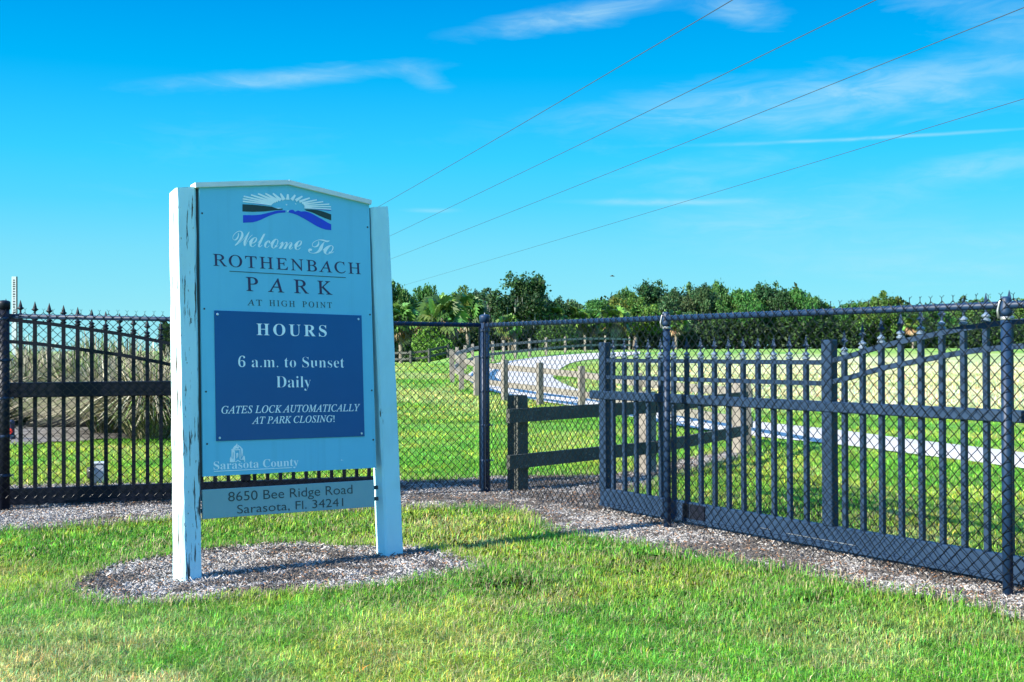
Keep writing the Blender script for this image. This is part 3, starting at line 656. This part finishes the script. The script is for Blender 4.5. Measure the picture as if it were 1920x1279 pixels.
b = MB(); b.tube([(.05, 0, 1.53), (LR, 0, 1.53)], .0205, 14); b.lathe((0, 0, 0), [(.001, 0), (.001, .001)], 4); b.build('top_rail', M['vinyl_post'], fr)
chain_mesh(.06, LR, zr, fr, -.032)
b = MB(); b.box((.054, -.036, .05), (.068, -.030, 1.52)); b.build('tension_bar', M['gate_dark'], fr)

# ------------------------------------------------------------------ sliding gates
def finial_meshes():
    b = MB(); b.lathe((0, 0, 0), [(.015, 0), (.025, .006), (.025, .016), (.016, .021), (.016, .027), (.024, .032), (.024, .040), (.012, .048), (.007, .055)], 12); col = b.mesh('collar')
    b = MB(); b.lathe((0, 0, .052), [(.007, 0), (.008, .022), (.030, .040), (.016, .050), (.013, .066), (.001, .108)], 8, False, star=[1, .8, .42, .6, .7, 1]); sp = b.mesh('spear')
    return col, sp
COLLAR, SPEAR = finial_meshes()
def add_finial(parent, x, y, z, m):
    b = MB()
    for me in (COLLAR, SPEAR):
        v = np.empty(len(me.vertices)*3, np.float32); me.vertices.foreach_get('co', v); v = v.reshape(-1, 3)+np.array([x, y, z]); b.add(v, [tuple(p.vertices) for p in me.polygons], False)
    o = b.build('finial', m, parent)
    if m is M['gate']:
        o.data.materials.append(M['collar']); k = len(COLLAR.polygons); o.data.polygons.foreach_set('material_index', [1]*k+[0]*(len(o.data.polygons)-k))
    return o
def gate(name, label, Fm, xs, stiles, up, lo, beam, mid, x0, x1, midx0, m, ztop_stile, th=.05, mid_th=.06):
    g = empty(name, Fm); tag(g, label, 'gate')
    b = MB(); b.box((x0, -th/2, beam[0]), (x1, th/2, beam[1]), .006); bb = b.build('bottom_beam', m, g)
    b = MB(); b.box((x0+.02, -.045, beam[0]-.012), (x1, -.026, beam[0]+.012)); b.build('track_lip', m, bb)
    b = MB(); b.box((midx0, -mid_th/2-.012, mid[0]), (x1, mid_th/2-.012, mid[1]), .006); b.build('middle_rail', m, g)
    for sx in stiles:
        b = MB(); b.box((sx-.042, -.032, beam[1]-.001), (sx+.042, .032, ztop_stile), .005); b.build('stile', m, g)
    for nm, fn in (('upper_rail', up), ('lower_rail', lo)):
        b = MB(); X = np.linspace(x0+.03, x1, 40)
        for a, c in zip(X[:-1], X[1:]): b.bar((a, -.004, fn(a)), (c+.002, -.004, fn(c)), .026, .030)
        b.build(nm, m, g)
    for x in xs:
        zt = float(up(x))+.016
        b = MB(); b.box((x-.0155, -.0155, beam[1]-.002), (x+.0155, .0155, zt), .0025); p = b.build('picket', m, g); add_finial(p, x, 0, zt, m)
    return g
GR = frame2(pc+np.array([.84448, .53559, 0])*.20, (pr2-pc))
flat = 1.217
upR = lambda x: np.interp(x, [0, 3.86, 4.02, 4.17, 4.315, 4.46, 4.60, 4.74, 4.883, 5.113, 5.25, 5.5, 5.8, 6.2, 6.6, 9], [flat, flat, 1.245, 1.284, 1.318, 1.345, 1.368, 1.392, 1.416, 1.44, 1.449, 1.455, 1.44, 1.39, 1.3, flat])
loR = lambda x: np.asarray(upR(x))-.133
xsR = [1.655, 1.80, 1.948, 2.096, 2.244, 2.393, 2.542, 2.692, 2.837, 2.981, 3.127, 3.270, 3.416, 3.558, 3.704]+[4.023+.1430*k for k in range(15)]
gR = gate('sliding_gate', 'black picket gate with arched top standing behind the right fence', GR, xsR, [1.545, 3.90, 6.20], upR, loR, (.062, .188), (.905, .972), 1.50, 6.25, 1.385, M['gate'], 1.362)
b = MB(); b.box((2.52, -.034, .07), (2.585, -.027, .178), .002); b.box((2.60, -.036, .07), (2.76, -.027, .18), .002); b.build('steel_plate', M['gate_dark'], gR)
b = MB(); b.box((3.55, -.0275, .092), (4.12, -.0255, .0955)); b.box((3.30, -.0275, .098), (3.40, -.0255, .1005)); b.build('pale_stripe', M['galv'], gR)  # two thin pale bars on the front of the beam
nl = np.array([-.26625936, .96390142, 0])
GL = frame2(pl+nl*.22, (pc-pl))
upL = lambda x: np.interp(x, [-1.5, -.6, -.1, 0, .3, .545, .9, 1.22, 1.5, 1.9, 4], [1.30, 1.52, 1.578, 1.575, 1.545, 1.509, 1.455, 1.389, 1.32, 1.22, 1.217])
loL = lambda x: np.asarray(upL(x))-.18
xsL = [.095-.113*k for k in range(1, 4)]+[.095+.1125*k for k in range(28)]
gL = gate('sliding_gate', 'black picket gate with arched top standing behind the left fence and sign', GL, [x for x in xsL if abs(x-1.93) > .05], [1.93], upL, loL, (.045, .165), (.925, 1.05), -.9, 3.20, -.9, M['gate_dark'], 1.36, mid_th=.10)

# ------------------------------------------------------------------ timber fences
def timber_post(x, y, h, w, rz, m, parent, slant=.05):
    b = MB(); z = gzf(x, y); c, s = math.cos(rz), math.sin(rz); V = []
    for zz, k in ((z-.15, 0), (z+h-slant-.02, 0), (z+h-slant, 1)):
        for i, j in [(-1, -1), (1, -1), (1, 1), (-1, 1)]:
            e = w/2*(1-.08*k); px_, py_ = i*e*c-j*e*s, i*e*s+j*e*c
            V.append((x+px_, y+py_, zz+(slant*(j < 0 and 0 or 1) if k else 0)))
    Fs = [(k*4+i, k*4+(i+1) % 4, (k+1)*4+(i+1) % 4, (k+1)*4+i) for k in range(2) for i in range(4)]+[(8, 9, 10, 11)]
    b.add(V, Fs); return b.build('post', m, parent)
def timber_run(name, label, pts, hs, zr_, w, rh, m, side=1, over=(0, 0), post_m=None, rt=.045):
    f = empty(name, None, tuple(map(float, (pts[0][0], pts[0][1], 0)))); tag(f, label, 'fence')
    base = np.array([pts[0][0], pts[0][1], 0]); n = len(pts)
    for i, p in enumerate(pts):
        a = pts[max(i-1, 0)]; c = pts[min(i+1, n-1)]; d = np.array(c[:2])-np.array(a[:2]); rz = math.atan2(d[1], d[0])
        o = timber_post(p[0], p[1], hs[i], w, rz, post_m[i] if post_m else m, f)
        o.data.transform(Matrix.Translation(-Vector(base)))
    for i in range(n-1):
        a = np.array(pts[i]); c = np.array(pts[i+1]); d = (c-a)[:2]; L = np.linalg.norm(d); d = d/L; nn = np.array([-d[1], d[0]])*side*(w/2+rt/2+.002)
        for z in zr_:
            A = np.array([*(a[:2]+nn), a[2]+z]); Cc = np.array([*(c[:2]+nn), c[2]+z])
            if i == 0: A[:2] -= d*over[0]
            if i == n-2: Cc[:2] += d*over[1]
            b = MB(); b.bar(A-base, Cc-base, rt, rh); b.build('rail', m, f)
    return f
def P(px, Y): return at(px, Y)
nf = [P(970, 10.62), P(1213, 12.0), P(1385, 14.4)]
nearf = timber_run('timber_fence', 'short dark timber rail fence just behind the corner post', nf, [.885, .86, .88], (.285, .705), .135, .125, M['dark_wood'], side=-1, over=(.22, .02), post_m=[M['dark_wood'], M['old_wood'], M['old_wood']])
wf = [P(1397, 15.0), P(1196, 19.2), P(1090, 22.4), P(1012, 24.0), P(946, 25.3), P(893, 26.6), P(865, 28.4), P(848, 31.5), P(846, 35.0), P(857, 39), P(872, 42.5), P(886, 46), P(905, 49), P(924, 50.5), P(944, 52), P(966, 53.5), P(993, 55.5), P(1024, 58), P(1060, 61.5), P(1097, 65), P(1135, 70), P(1180, 77)]
timber_run('timber_fence', 'long weathered rail fence following the curve of the drive', wf, [.90]*len(wf), (.34, .72), .115, .12, M['old_wood'], side=-1)
lf = [P(700, 72), P(735, 70), P(770, 69), P(805, 69), P(840, 71)]
timber_run('timber_fence', 'low far off rail fence below the palms', lf, [.85]*len(lf), (.35, .72), .13, .13, M['dark_wood'])

# ------------------------------------------------------------------ trees
def quads(C, N1, N2, hw, hl):
    a = N1*hw[:, None]; b = N2*hl[:, None]
    return np.stack([C-a-b*.2, C-b, C+a-b*.1, C+b], 1)
def rdir(n, r):
    v = r.normal(size=(n, 3)); return v/np.linalg.norm(v, axis=1, keepdims=True)
def oak_meshes(seed, H, Wd, nclump, nleaf, leaf=.15, base=(.035, .075, .018), droop=.0, low=.28):
    r = np.random.default_rng(seed); b = MB()
    b.tube([(0, 0, -.2), (r.normal(0, .1), 0, H*.15), (r.normal(0, .2), r.normal(0, .2), H*.32)], [.05*H, .04*H, .034*H], 9)
    cl = []
    for k in range(nclump):
        t = r.random(); a = r.uniform(0, 6.283); rr = Wd*.5*math.sqrt(r.random())*.92; zf = low+(1-low)*(.18+.72*r.random()**.8)*(1-.55*(rr/(Wd*.5))**2)
        c = np.array([rr*math.cos(a), rr*math.sin(a), H*zf*.93]); s = H*r.uniform(.085, .16); cl.append((c, s))
        if k % 2 == 0: b.tube([(0, 0, H*.27), (c[0]*.45, c[1]*.45, H*.27+(c[2]-H*.27)*.55), tuple(c)], [.018*H, .012*H, .004*H], 5)
    trunk = b.mesh('trunk')
    Vs, Cs = [], []
    for c, s in cl:
        n = int(nleaf*(s/(H*.12))**2); d = rdir(n, r); rad = s*(r.random(n)**.33)*(1+.30*r.normal(size=n)); p = c+d*rad[:, None]*np.array([1.25, 1.25, .78])
        sub = rdir(5, r)*s*.95
        for q in sub:
            m_ = n//5; dd = rdir(m_, r); pp = c+q+dd*(s*.42*r.random(m_)**.4)[:, None]; p = np.concatenate([p, pp])
        n = len(p); N1 = rdir(n, r); N2 = np.cross(N1, rdir(n, r)); N2 /= np.linalg.norm(N2, axis=1, keepdims=True)
        sz = leaf*r.uniform(.6, 1.4, n); Vs.append(quads(p, N1, N2, sz*.55, sz))
        cc = np.array(base)*math.exp(r.normal(0, .22))*np.array([math.exp(r.normal(.05, .18)), 1, 1]); cv = cc*np.exp(r.normal(0, .28, n))[:, None]; cv[:, 0] *= np.exp(r.normal(0, .2, n)); Cs.append(np.repeat(cv, 4, 0))
    V = np.concatenate(Vs).reshape(-1, 3); Q = np.arange(len(V)).reshape(-1, 4)
    V[:, 2] *= H/np.percentile(V[:, 2], 99.7); V[:, :2] *= Wd/2/np.percentile(np.abs(V[:, :2]), 99)
    return trunk, arr_mesh('crown', V, [Q], np.concatenate(Cs))
def palm_meshes(seed, H, R, nf=44):
    r = np.random.default_rng(seed); b = MB(); zs = np.linspace(-.2, H, 16); lean = r.normal(0, .05, 2)
    b.tube([(lean[0]*z, lean[1]*z, z) for z in zs], [.17+.03*(i % 2)+(.06 if i > 11 else 0) for i in range(16)], 10); trunk = b.mesh('trunk')
    def fronds(n, e0, e1, cols, rad):
        Vs, Ts, Cs = [], [], []; o = 0; o0 = np.array([lean[0]*H, lean[1]*H, H])
        for k in range(n):
            a = r.uniform(0, 6.283); e = r.uniform(e0, e1); d = np.array([math.cos(a)*math.cos(e), math.sin(a)*math.cos(e), math.sin(e)])
            c = o0+d*rad*r.uniform(.38, .58); side = np.array([-math.sin(a), math.cos(a), 0]); nrm = np.cross(side, d); nrm = nrm if nrm[2] > 0 else -nrm
            t = r.normal(0, .7); side, nrm = side*math.cos(t)+nrm*math.sin(t), nrm*math.cos(t)-side*math.sin(t)
            col = np.array(cols)*math.exp(r.normal(0, .38))*np.array([math.exp(r.normal(0, .22)), 1, 1]); L = rad*r.uniform(.42, .56)
            for j in np.linspace(-2.0, 2.0, 13):
                q = d*math.cos(j)+side*math.sin(j); l = L*(1-.13*abs(j))*r.uniform(.85, 1.12); mid = c+q*l*.6+nrm*.06*l; tip = c+q*l-nrm*.10*l+np.array([0, 0, -.22*l])
                w = np.cross(q, nrm); w = w/np.linalg.norm(w)*.062*rad
                Vs += [c, mid-w, tip, mid+w]; Ts.append((o, o+1, o+2, o+3)); o += 4; Cs += [col*math.exp(r.normal(0, .2))]*4
            w = side*.03; Vs += [o0-w, o0+w, c+w, c-w]; Ts.append((o, o+1, o+2, o+3)); o += 4; Cs += [col*.9]*4
        return np.array(Vs), np.array(Ts), np.array(Cs)
    v, q, c = fronds(nf, -.5, 1.3, (.085, .175, .034), R); crown = arr_mesh('crown', v, [q], c)
    v, q, c = fronds(22, -1.35, -.6, (.26, .20, .12), R*.85); skirt = arr_mesh('dead_fronds', v, [q], c)
    return trunk, crown, skirt
OAKS = [oak_meshes(11+i, 6.5, w, nc, 260, .125, base) for i, (w, nc, base) in enumerate([(6.5, 26, (.028, .078, .024)), (7.5, 30, (.044, .130, .026)), (5.2, 22, (.050, .135, .030)), (8.5, 32, (.042, .105, .038)), (5.8, 24, (.070, .160, .026))])]
for t, c in OAKS: t.materials.append(M['bark']); c.materials.append(M['leaf'])
PALMS = [palm_meshes(31+i, h, r_) for i, (h, r_) in enumerate([(3.6, 2.1), (3.2, 2.3), (3.9, 2.0)])]
for t, c, s in PALMS: t.materials.append(M['palm_bark']); c.materials.append(M['frond']); s.materials.append(M['frond'])
def oak(px, ytop, Y, k, wid_px, label, group='oaks along the far edge of the park', sink=0):
    p = at(px, Y); top = HC+(YH-ytop)*Y/F; H = top-p[2]+sink; t, c = OAKS[k]
    o = empty('oak_tree', None, (p[0], p[1], p[2]-sink), rng.uniform(0, 6.28)); w0 = [6.5, 7.5, 5.2, 8.5, 5.8][k]; sc = wid_px*Y/F/w0
    o.scale = (sc, sc, H/6.5); tag(o, label, 'tree', group)
    link('trunk', t, o); link('crown', c, o); return o
def palm(px, ytop, Y, k, label, hw=1.0):
    p = at(px, Y); top = HC+(YH-ytop)*Y/F; t, c, s = PALMS[k]; base = [3.6+1.75, 3.2+1.95, 3.9+1.7][k]; sc = (top-p[2])/base
    o = empty('sabal_palm', None, tuple(p), rng.uniform(0, 6.28)); o.scale = (sc*hw, sc*hw, sc); tag(o, label, 'palm', 'palms in front of the oaks')
    link('trunk', t, o); link('crown', c, o); link('dead_fronds', s, o); return o
big = oak(965, 516, 92, 0, 150, 'tallest dark oak, hung with grey moss, left of centre')
b_ = None
def moss(parent, seed):
    r = np.random.default_rng(seed); Vs = []; n = 240
    for k in range(n):
        a = r.uniform(0, 6.28); rr = r.uniform(1.4, 3.1); z = r.uniform(2.4, 5.2)*(1-.1*rr/3); x, y = rr*math.cos(a), rr*math.sin(a); l = r.uniform(.35, 1.0); w = r.uniform(.03, .09); t = r.uniform(0, 3.14)
        Vs += [(x-w*math.cos(t), y-w*math.sin(t), z), (x+w*math.cos(t), y+w*math.sin(t), z), (x+w*.3+r.normal(0, .06), y+r.normal(0, .06), z-l), (x-w*.3, y, z-l*.9)]
    V = np.array(Vs); c = np.array([.22, .24, .21])*np.exp(r.normal(0, .25, len(V)//4))[:, None]
    return link('hanging_moss', arr_mesh('hanging_moss', V, [np.arange(len(V)).reshape(-1, 4)], np.repeat(c, 4, 0)), parent, M['leaf'])
moss(big, 5)['kind'] = 'stuff'
for a in [(738, 527, 95, 2, 70, 'dark oak half hidden behind the right sign post'), (806, 537, 100, 1, 90, 'rounded oak rising behind the left palms'), (856, 540, 104, 4, 75, 'small oak between the palms and the tallest oak'),
          (1022, 545, 100, 0, 80, 'low dark oak on the right flank of the tallest oak'), (905, 545, 98, 3, 70, 'dark oak filling the gap left of the tallest oak'),
          (1062, 566, 118, 3, 110, 'low hazy green oak right of the tallest oak'), (1112, 564, 122, 1, 100, 'low oak in the dip of the tree line'),
          (1168, 543, 120, 2, 46, 'slim spire shaped tree beside the dip in the tree line'), (1190, 552, 112, 4, 95, 'bright green round oak right of the dip in the tree line'),
          (1240, 530, 128, 0, 110, 'tall grey green oak above the slim fence post'), (1300, 536, 122, 3, 120, 'broad oak right of the slim fence post'),
          (1338, 532, 126, 2, 60, 'thin crowned oak poking above its neighbours'), (1385, 546, 118, 1, 100, 'bushy oak near the middle of the right tree line'),
          (1428, 541, 122, 4, 90, 'oak just left of the highest crown in the right tree line'), (1455, 534, 120, 0, 100, 'highest crown of the right tree line with dark gaps'),
          (1492, 545, 118, 1, 80, 'oak on the right shoulder of the highest right crown'), (1525, 560, 122, 2, 70, 'last oak before the gap in the tree line'),
          (1556, 580, 128, 3, 80, 'low dark oak in the gap above the middle gate stile'), (1606, 572, 120, 1, 85, 'oak on the left of the rounded crown after the gap'),
          (1650, 553, 118, 4, 85, 'yellow green rounded oak standing alone after the gap'), (1700, 576, 124, 3, 90, 'low oak behind the rising gate arch'),
          (1755, 583, 128, 1, 100, 'low dark oak behind the gate pickets right of the arch start'), (1830, 566, 132, 2, 80, 'small oak behind the last full pickets'),
          (1880, 578, 126, 0, 100, 'dark oak behind the right hand fence post'), (1940, 568, 124, 4, 100, 'green oak cut by the right edge of the photo')]:
    oak(*a)
for a in [(752, 566, 80, 0, 'palm touching the right sign post'), (792, 572, 84, 2, 'small palm behind the grass crest'), (828, 549, 78, 1, 'large bushy palm left of the corner post'), (878, 550, 82, 0, 'palm crown just left of the corner post'),
          (955, 588, 86, 1, 'low bluish palm under the tallest oak'), (1034, 566, 92, 2, 'yellow green palm right of the tallest oak'), (1075, 574, 100, 1, 'palm at the middle of the centre clump'), (1108, 580, 104, 0, 'short palm left of the dip'),
          (1152, 570, 96, 1, 'palm with brown skirt above the gate end'), (1268, 582, 110, 0, 'pale palm just right of the slim fence post'), (1712, 592, 112, 2, 'small palm behind the arch of the right gate')]:
    palm(*a)
# undergrowth under the crowns and wood behind them: one mass each
def thicket(name, label, px0, px1, Yf, hfn, n, leaf, base, seed, lift=0):
    r = np.random.default_rng(seed); px = r.uniform(px0, px1, n); Y = Yf(px)+r.uniform(0, 9, n); X = (px-960)/F*Y; h = hfn(px)*(.55+.75*fbm(X, Y, .35, seed))
    z = gz(X, Y)+h*r.random(n)**.75; C = np.stack([X, Y, z], -1); N1 = rdir(n, r); N2 = np.cross(N1, rdir(n, r)); N2 /= np.linalg.norm(N2, axis=1, keepdims=True); sz = leaf*r.uniform(.6, 1.5, n)
    V = quads(C, N1, N2, sz*.6, sz).reshape(-1, 3); c = np.array(base)*np.exp(r.normal(0, .3, n)+1.1*(fbm(X, Y, .5, seed+3)-.5))[:, None]
    return tag(link(name, arr_mesh(name, V, [np.arange(len(V)).reshape(-1, 4)], np.repeat(c, 4, 0)), None, M['leaf']), label, 'undergrowth', kind='stuff')
thicket('undergrowth', 'dense dark undergrowth filling the foot of the tree line', 560, 2150, lambda p: np.interp(p, [560, 860, 1000, 1150, 2150], [86, 88, 98, 114, 118]), lambda p: np.interp(p, [560, 760, 860, 1000, 2150], [2.6, 2.4, 2.2, 2.6, 3.0]), 42000, .20, (.026, .058, .016), 77)
thicket('far_wood', 'distant wood closing the view behind the oaks', 300, 2500, lambda p: 0*p+150, lambda p: np.interp(p, [300, 700, 1000, 1130, 1200, 1500, 1550, 1600, 1680, 2500], [5, 7.5, 6.5, 6.2, 7.6, 7.6, 5.4, 6.2, 5.8, 5.8]), 60000, .34, (.026, .055, .02), 78)
bs = at(815, 78)
def bush(px, Y, h, w, label, base, seed):
    r = np.random.default_rng(seed); p = at(px, Y); n = 2600; d = rdir(n, r); C = d*(r.random(n)**.4)[:, None]*np.array([w/2, w/2, h/2])*(1+.25*fbm(d[:, 0]*2, d[:, 2]*2, 2, seed))[:, None]+np.array([0, 0, h*.48])
    N1 = rdir(n, r); N2 = np.cross(N1, rdir(n, r)); N2 /= np.linalg.norm(N2, axis=1, keepdims=True); sz = .10*r.uniform(.6, 1.5, n); V = quads(C, N1, N2, sz*.6, sz).reshape(-1, 3)
    o = empty('bush', None, tuple(p)); tag(o, label, 'bush', 'bushes under the palms')
    link('foliage', arr_mesh('foliage', V, [np.arange(len(V)).reshape(-1, 4)], np.repeat(np.array(base)*np.exp(r.normal(0, .3, n))[:, None], 4, 0)), o, M['leaf'])
    b = MB()
    for k in range(5): b.tube([(r.normal(0, .05), r.normal(0, .05), -.05), (r.normal(0, w*.15), r.normal(0, w*.15), h*.5)], [.03, .012], 5)
    b.build('stems', M['bark'], o)
bush(806, 77, 2.3, 2.2, 'bright green bush between the palm trunks near the sign', (.09, .20, .022), 91)
bush(826, 74, 1.3, 1.6, 'low bright bush at the left end of the curving rail fence', (.08, .19, .022), 92)
bush(1045, 76, 2.0, 2.6, 'green bush behind the far rails of the curving fence', (.05, .11, .024), 93)

# ------------------------------------------------------------------ ornamental grasses at the left
def clump(px, Y, h, spread, n, label, green, seed):
    r = np.random.default_rng(seed); p = at(px, Y); o = empty('ornamental_grass', None, tuple(p)); tag(o, label, 'grass clump', 'tall dry grass clumps in the mulch at the left')
    a = r.uniform(0, 6.283, n); L = h*r.uniform(.75, 1.35, n); out = r.random(n)**.65*spread*1.2; r0 = r.random(n)**.5*.28
    b0 = np.stack([np.cos(a)*r0, np.sin(a)*r0, 0*a], -1); Vs, Cs = [], []; S = 7; wd = r.uniform(.009, .019, n)*(Y/16)
    sa = a+math.pi/2+r.normal(0, .8, n); side = np.stack([np.cos(sa), np.sin(sa), 0*sa], -1); aa = a+r.normal(0, .35, n)
    pts = []
    for k in range(S):
        t = k/(S-1); q = t*out*(.35+.65*t); z = L*(t-.62*t**2.3*(.4+out/spread*.75)); pts.append(np.stack([b0[:, 0]+np.cos(aa)*q, b0[:, 1]+np.sin(aa)*q, np.maximum(z, .02)], -1))
    g = r.random(n) < green; c = np.where(g[:, None], np.array([.12, .19, .045]), np.array([.42, .365, .26]))*np.exp(r.normal(0, .5, n))[:, None]
    for k in range(S):
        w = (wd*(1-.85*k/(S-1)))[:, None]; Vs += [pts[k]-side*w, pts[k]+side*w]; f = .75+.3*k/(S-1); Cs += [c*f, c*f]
    V = np.stack(Vs, 1).reshape(-1, 3); C = np.stack(Cs, 1).reshape(-1, 3); base = (np.arange(n)*2*S)[:, None]
    Q = np.concatenate([np.stack([base[:, 0]+2*k, base[:, 0]+2*k+1, base[:, 0]+2*k+3, base[:, 0]+2*k+2], -1) for k in range(S-1)])
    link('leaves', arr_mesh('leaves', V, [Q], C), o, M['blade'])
    b = MB()
    for k in range(24): t = r.uniform(0, 6.28); q = r.random()*.2; b.tube([(q*math.cos(t), q*math.sin(t), -.05), (q*1.3*math.cos(t), q*1.3*math.sin(t), .35*h)], [.02, .008], 4)
    b.build('stubble', M['old_wood'], o)
for a in [(278, 17.0, 1.55, 1.25, 2600, 'nearest straw coloured grass clump beside the left sign post', .25, 201), (205, 18.3, 1.50, 1.2, 2400, 'pale grass clump above the grey utility box', .30, 202),
          (150, 20.5, 1.55, 1.2, 2200, 'greener grass clump left of the utility box', .55, 203), (95, 21.5, 1.45, 1.15, 2200, 'drier grass clump behind the second and third pickets', .22, 204),
          (42, 20.8, 1.35, 1.1, 2000, 'grass clump beside the thick left fence post', .30, 205), (-20, 20, 1.4, 1.2, 1500, 'grass clump cut by the left edge of the photo', .3, 206),
          (240, 22.5, 1.75, 1.3, 2000, 'green topped grass clump behind the nearest one', .6, 207), (335, 19.5, 1.6, 1.25, 1800, 'grass clump hidden behind the left sign post', .3, 208), (180, 25.5, 1.75, 1.4, 1800, 'tall grass clump farthest back in the bed', .35, 209),
          (60, 26.0, 1.6, 1.4, 1600, 'back row grass clump near the left edge', .35, 210)]:
    clump(*a)
# ------------------------------------------------------------------ small things
def utility_box():
    p = onz(181, 909); o = empty('utility_box', None, tuple(p), math.radians(18)); tag(o, 'small pale grey utility box on the grass behind the left gate', 'box')
    b = MB(); b.box((-.045, -.06, -.02), (.070, .06, .205), .006); b.build('cabinet', M['box'], o)
    b = MB(); b.box((-.052, -.066, .205), (.076, .066, .222), .005); b.build('lid', M['box'], o)
    o2 = empty('spot_lamp', None, tuple(onz(170, 911)), math.radians(35)); tag(o2, 'small black spot lamp with a white rim beside the utility box', 'lamp')
    b = MB(); b.tube([(0, 0, -.03), (0, 0, .08)], .008, 8); b.build('stake', M['black'], o2)
    b = MB(); b.lathe((0, 0, .07), [(.028, 0), (.034, .02), (.038, .10), (.030, .11)], 14); b.build('housing', M['black'], o2)
    b = MB(); b.tube([(.030*math.cos(t), -.034, .125+.030*math.sin(t)) for t in np.linspace(-1.5, 2.4, 12)], .007, 6); b.build('rim', M['white_post'], o2)
utility_box()
def marker():
    Y = 31.0; p = at(27, Y); o = empty('marker_post', None, tuple(p)); tag(o, 'slim white marker post with dark lettering rising beside the thick left post', 'post')
    top = HC+(659-545)*Y/F; b = MB(); b.box((-.065, -.02, -.1), (.060, .02, top), .006); b.build('board', M['white_post'], o)
    b = MB(); b.box((.0605, -.03, -.1), (.078, .025, top), .002); b.build('edge_strip', M['ink_dark'], o)
    b = MB(); z = top-.08; r = random.Random(3)
    while z > top-1.1:
        h = r.uniform(.03, .055); w = r.uniform(.015, .035); b.box((-w, -.024, z-h), (w*.6, -.0205, z)); b.box((-w*.4, -.025, z-h*.6), (w, -.021, z-h*.3)); z -= h+r.uniform(.015, .035)
    b.build('lettering', M['ink_dark'], o)
marker()
def stand():
    p = ong(21, 826); o = empty('stand_pipe', None, tuple(p)); tag(o, 'dark blue stub with a red cap in the mulch at the far left', 'pipe')
    b = MB(); b.lathe((0, 0, -.03), [(.06, 0), (.06, .10), (.048, .11), (.048, .27), (.055, .28), (.04, .33)], 14); b.build('body', M['navy'], o)
    b = MB(); b.tube([(0, -.04, .14), (.01, -.10, .14)], [.045, .045], 12); b.build('cap', M['red'], o)
stand()
def lump():  # invented body for a dark shape of unknown nature
    p = ong(118, 803); o = empty('dark_lump', None, tuple(p)); tag(o, 'low dark log lying across the mulch in front of the grass clumps', 'lump')
    b = MB(); b.tube([(-.62, .05, .07), (-.3, 0, .10), (.1, -.02, .11), (.45, .03, .10), (.62, .05, .05)], [.05, .085, .10, .09, .04], 10); b.build('trunk', M['near_black'], o)
    b = MB(); b.tube([(.2, 0, .15), (.34, .04, .32), (.42, .02, .40)], [.04, .028, .012], 7); b.build('side_stub', M['near_black'], o)
lump()
# power lines: four conductors strung across the field
def wire(a, c, label, h=8.0, k=.0):
    A = onz(*a, HC+h); Cc = onz(*c, HC+h); d = Cc-A; o = empty('power_line', None, tuple(A)); tag(o, label, 'cable', 'overhead power lines crossing the sky')
    pts = []
    for t in np.linspace(-.8, 3.0, 60): pts.append(d*t+np.array([0, 0, k*((t-.5)**2-.25)]))
    b = MB(); b.tube(pts, .0105, 6); b.build('conductor', M['cable'], o)
wire((1370, 2), (732, 375), 'leftmost overhead cable, leaving the top of the photo left of the others', 8, .12)
wire((1640, 1), (745, 436), 'second overhead cable from the left at the top edge', 8, .12)
wire((1918, 15), (758, 476), 'third overhead cable, ending at the top right corner', 8, .12)
wire((1918, 186), (870, 502), 'lowest overhead cable, leaving the right edge below the others', 8, .12)
def bird():
    d = ray(1148, 518); p = CAM+d/d[1]*60; o = empty('bird', None, tuple(p)); tag(o, 'tiny dark bird gliding over the tree line', 'bird')
    b = MB(); b.tube([(-.12, 0, 0), (-.04, 0, .015), (.05, 0, .01), (.13, 0, -.01)], [.008, .03, .028, .006], 8); b.build('body', M['bird'], o)
    b = MB()
    for s in (-1, 1): b.add([(-.03, 0, .015), (.04, 0, .015), (.02, s*.22, .05), (-.01, s*.30, .035), (-.05, s*.20, .05)], [(0, 1, 2, 3, 4)])
    b.build('wings', M['bird'], o)
bird()
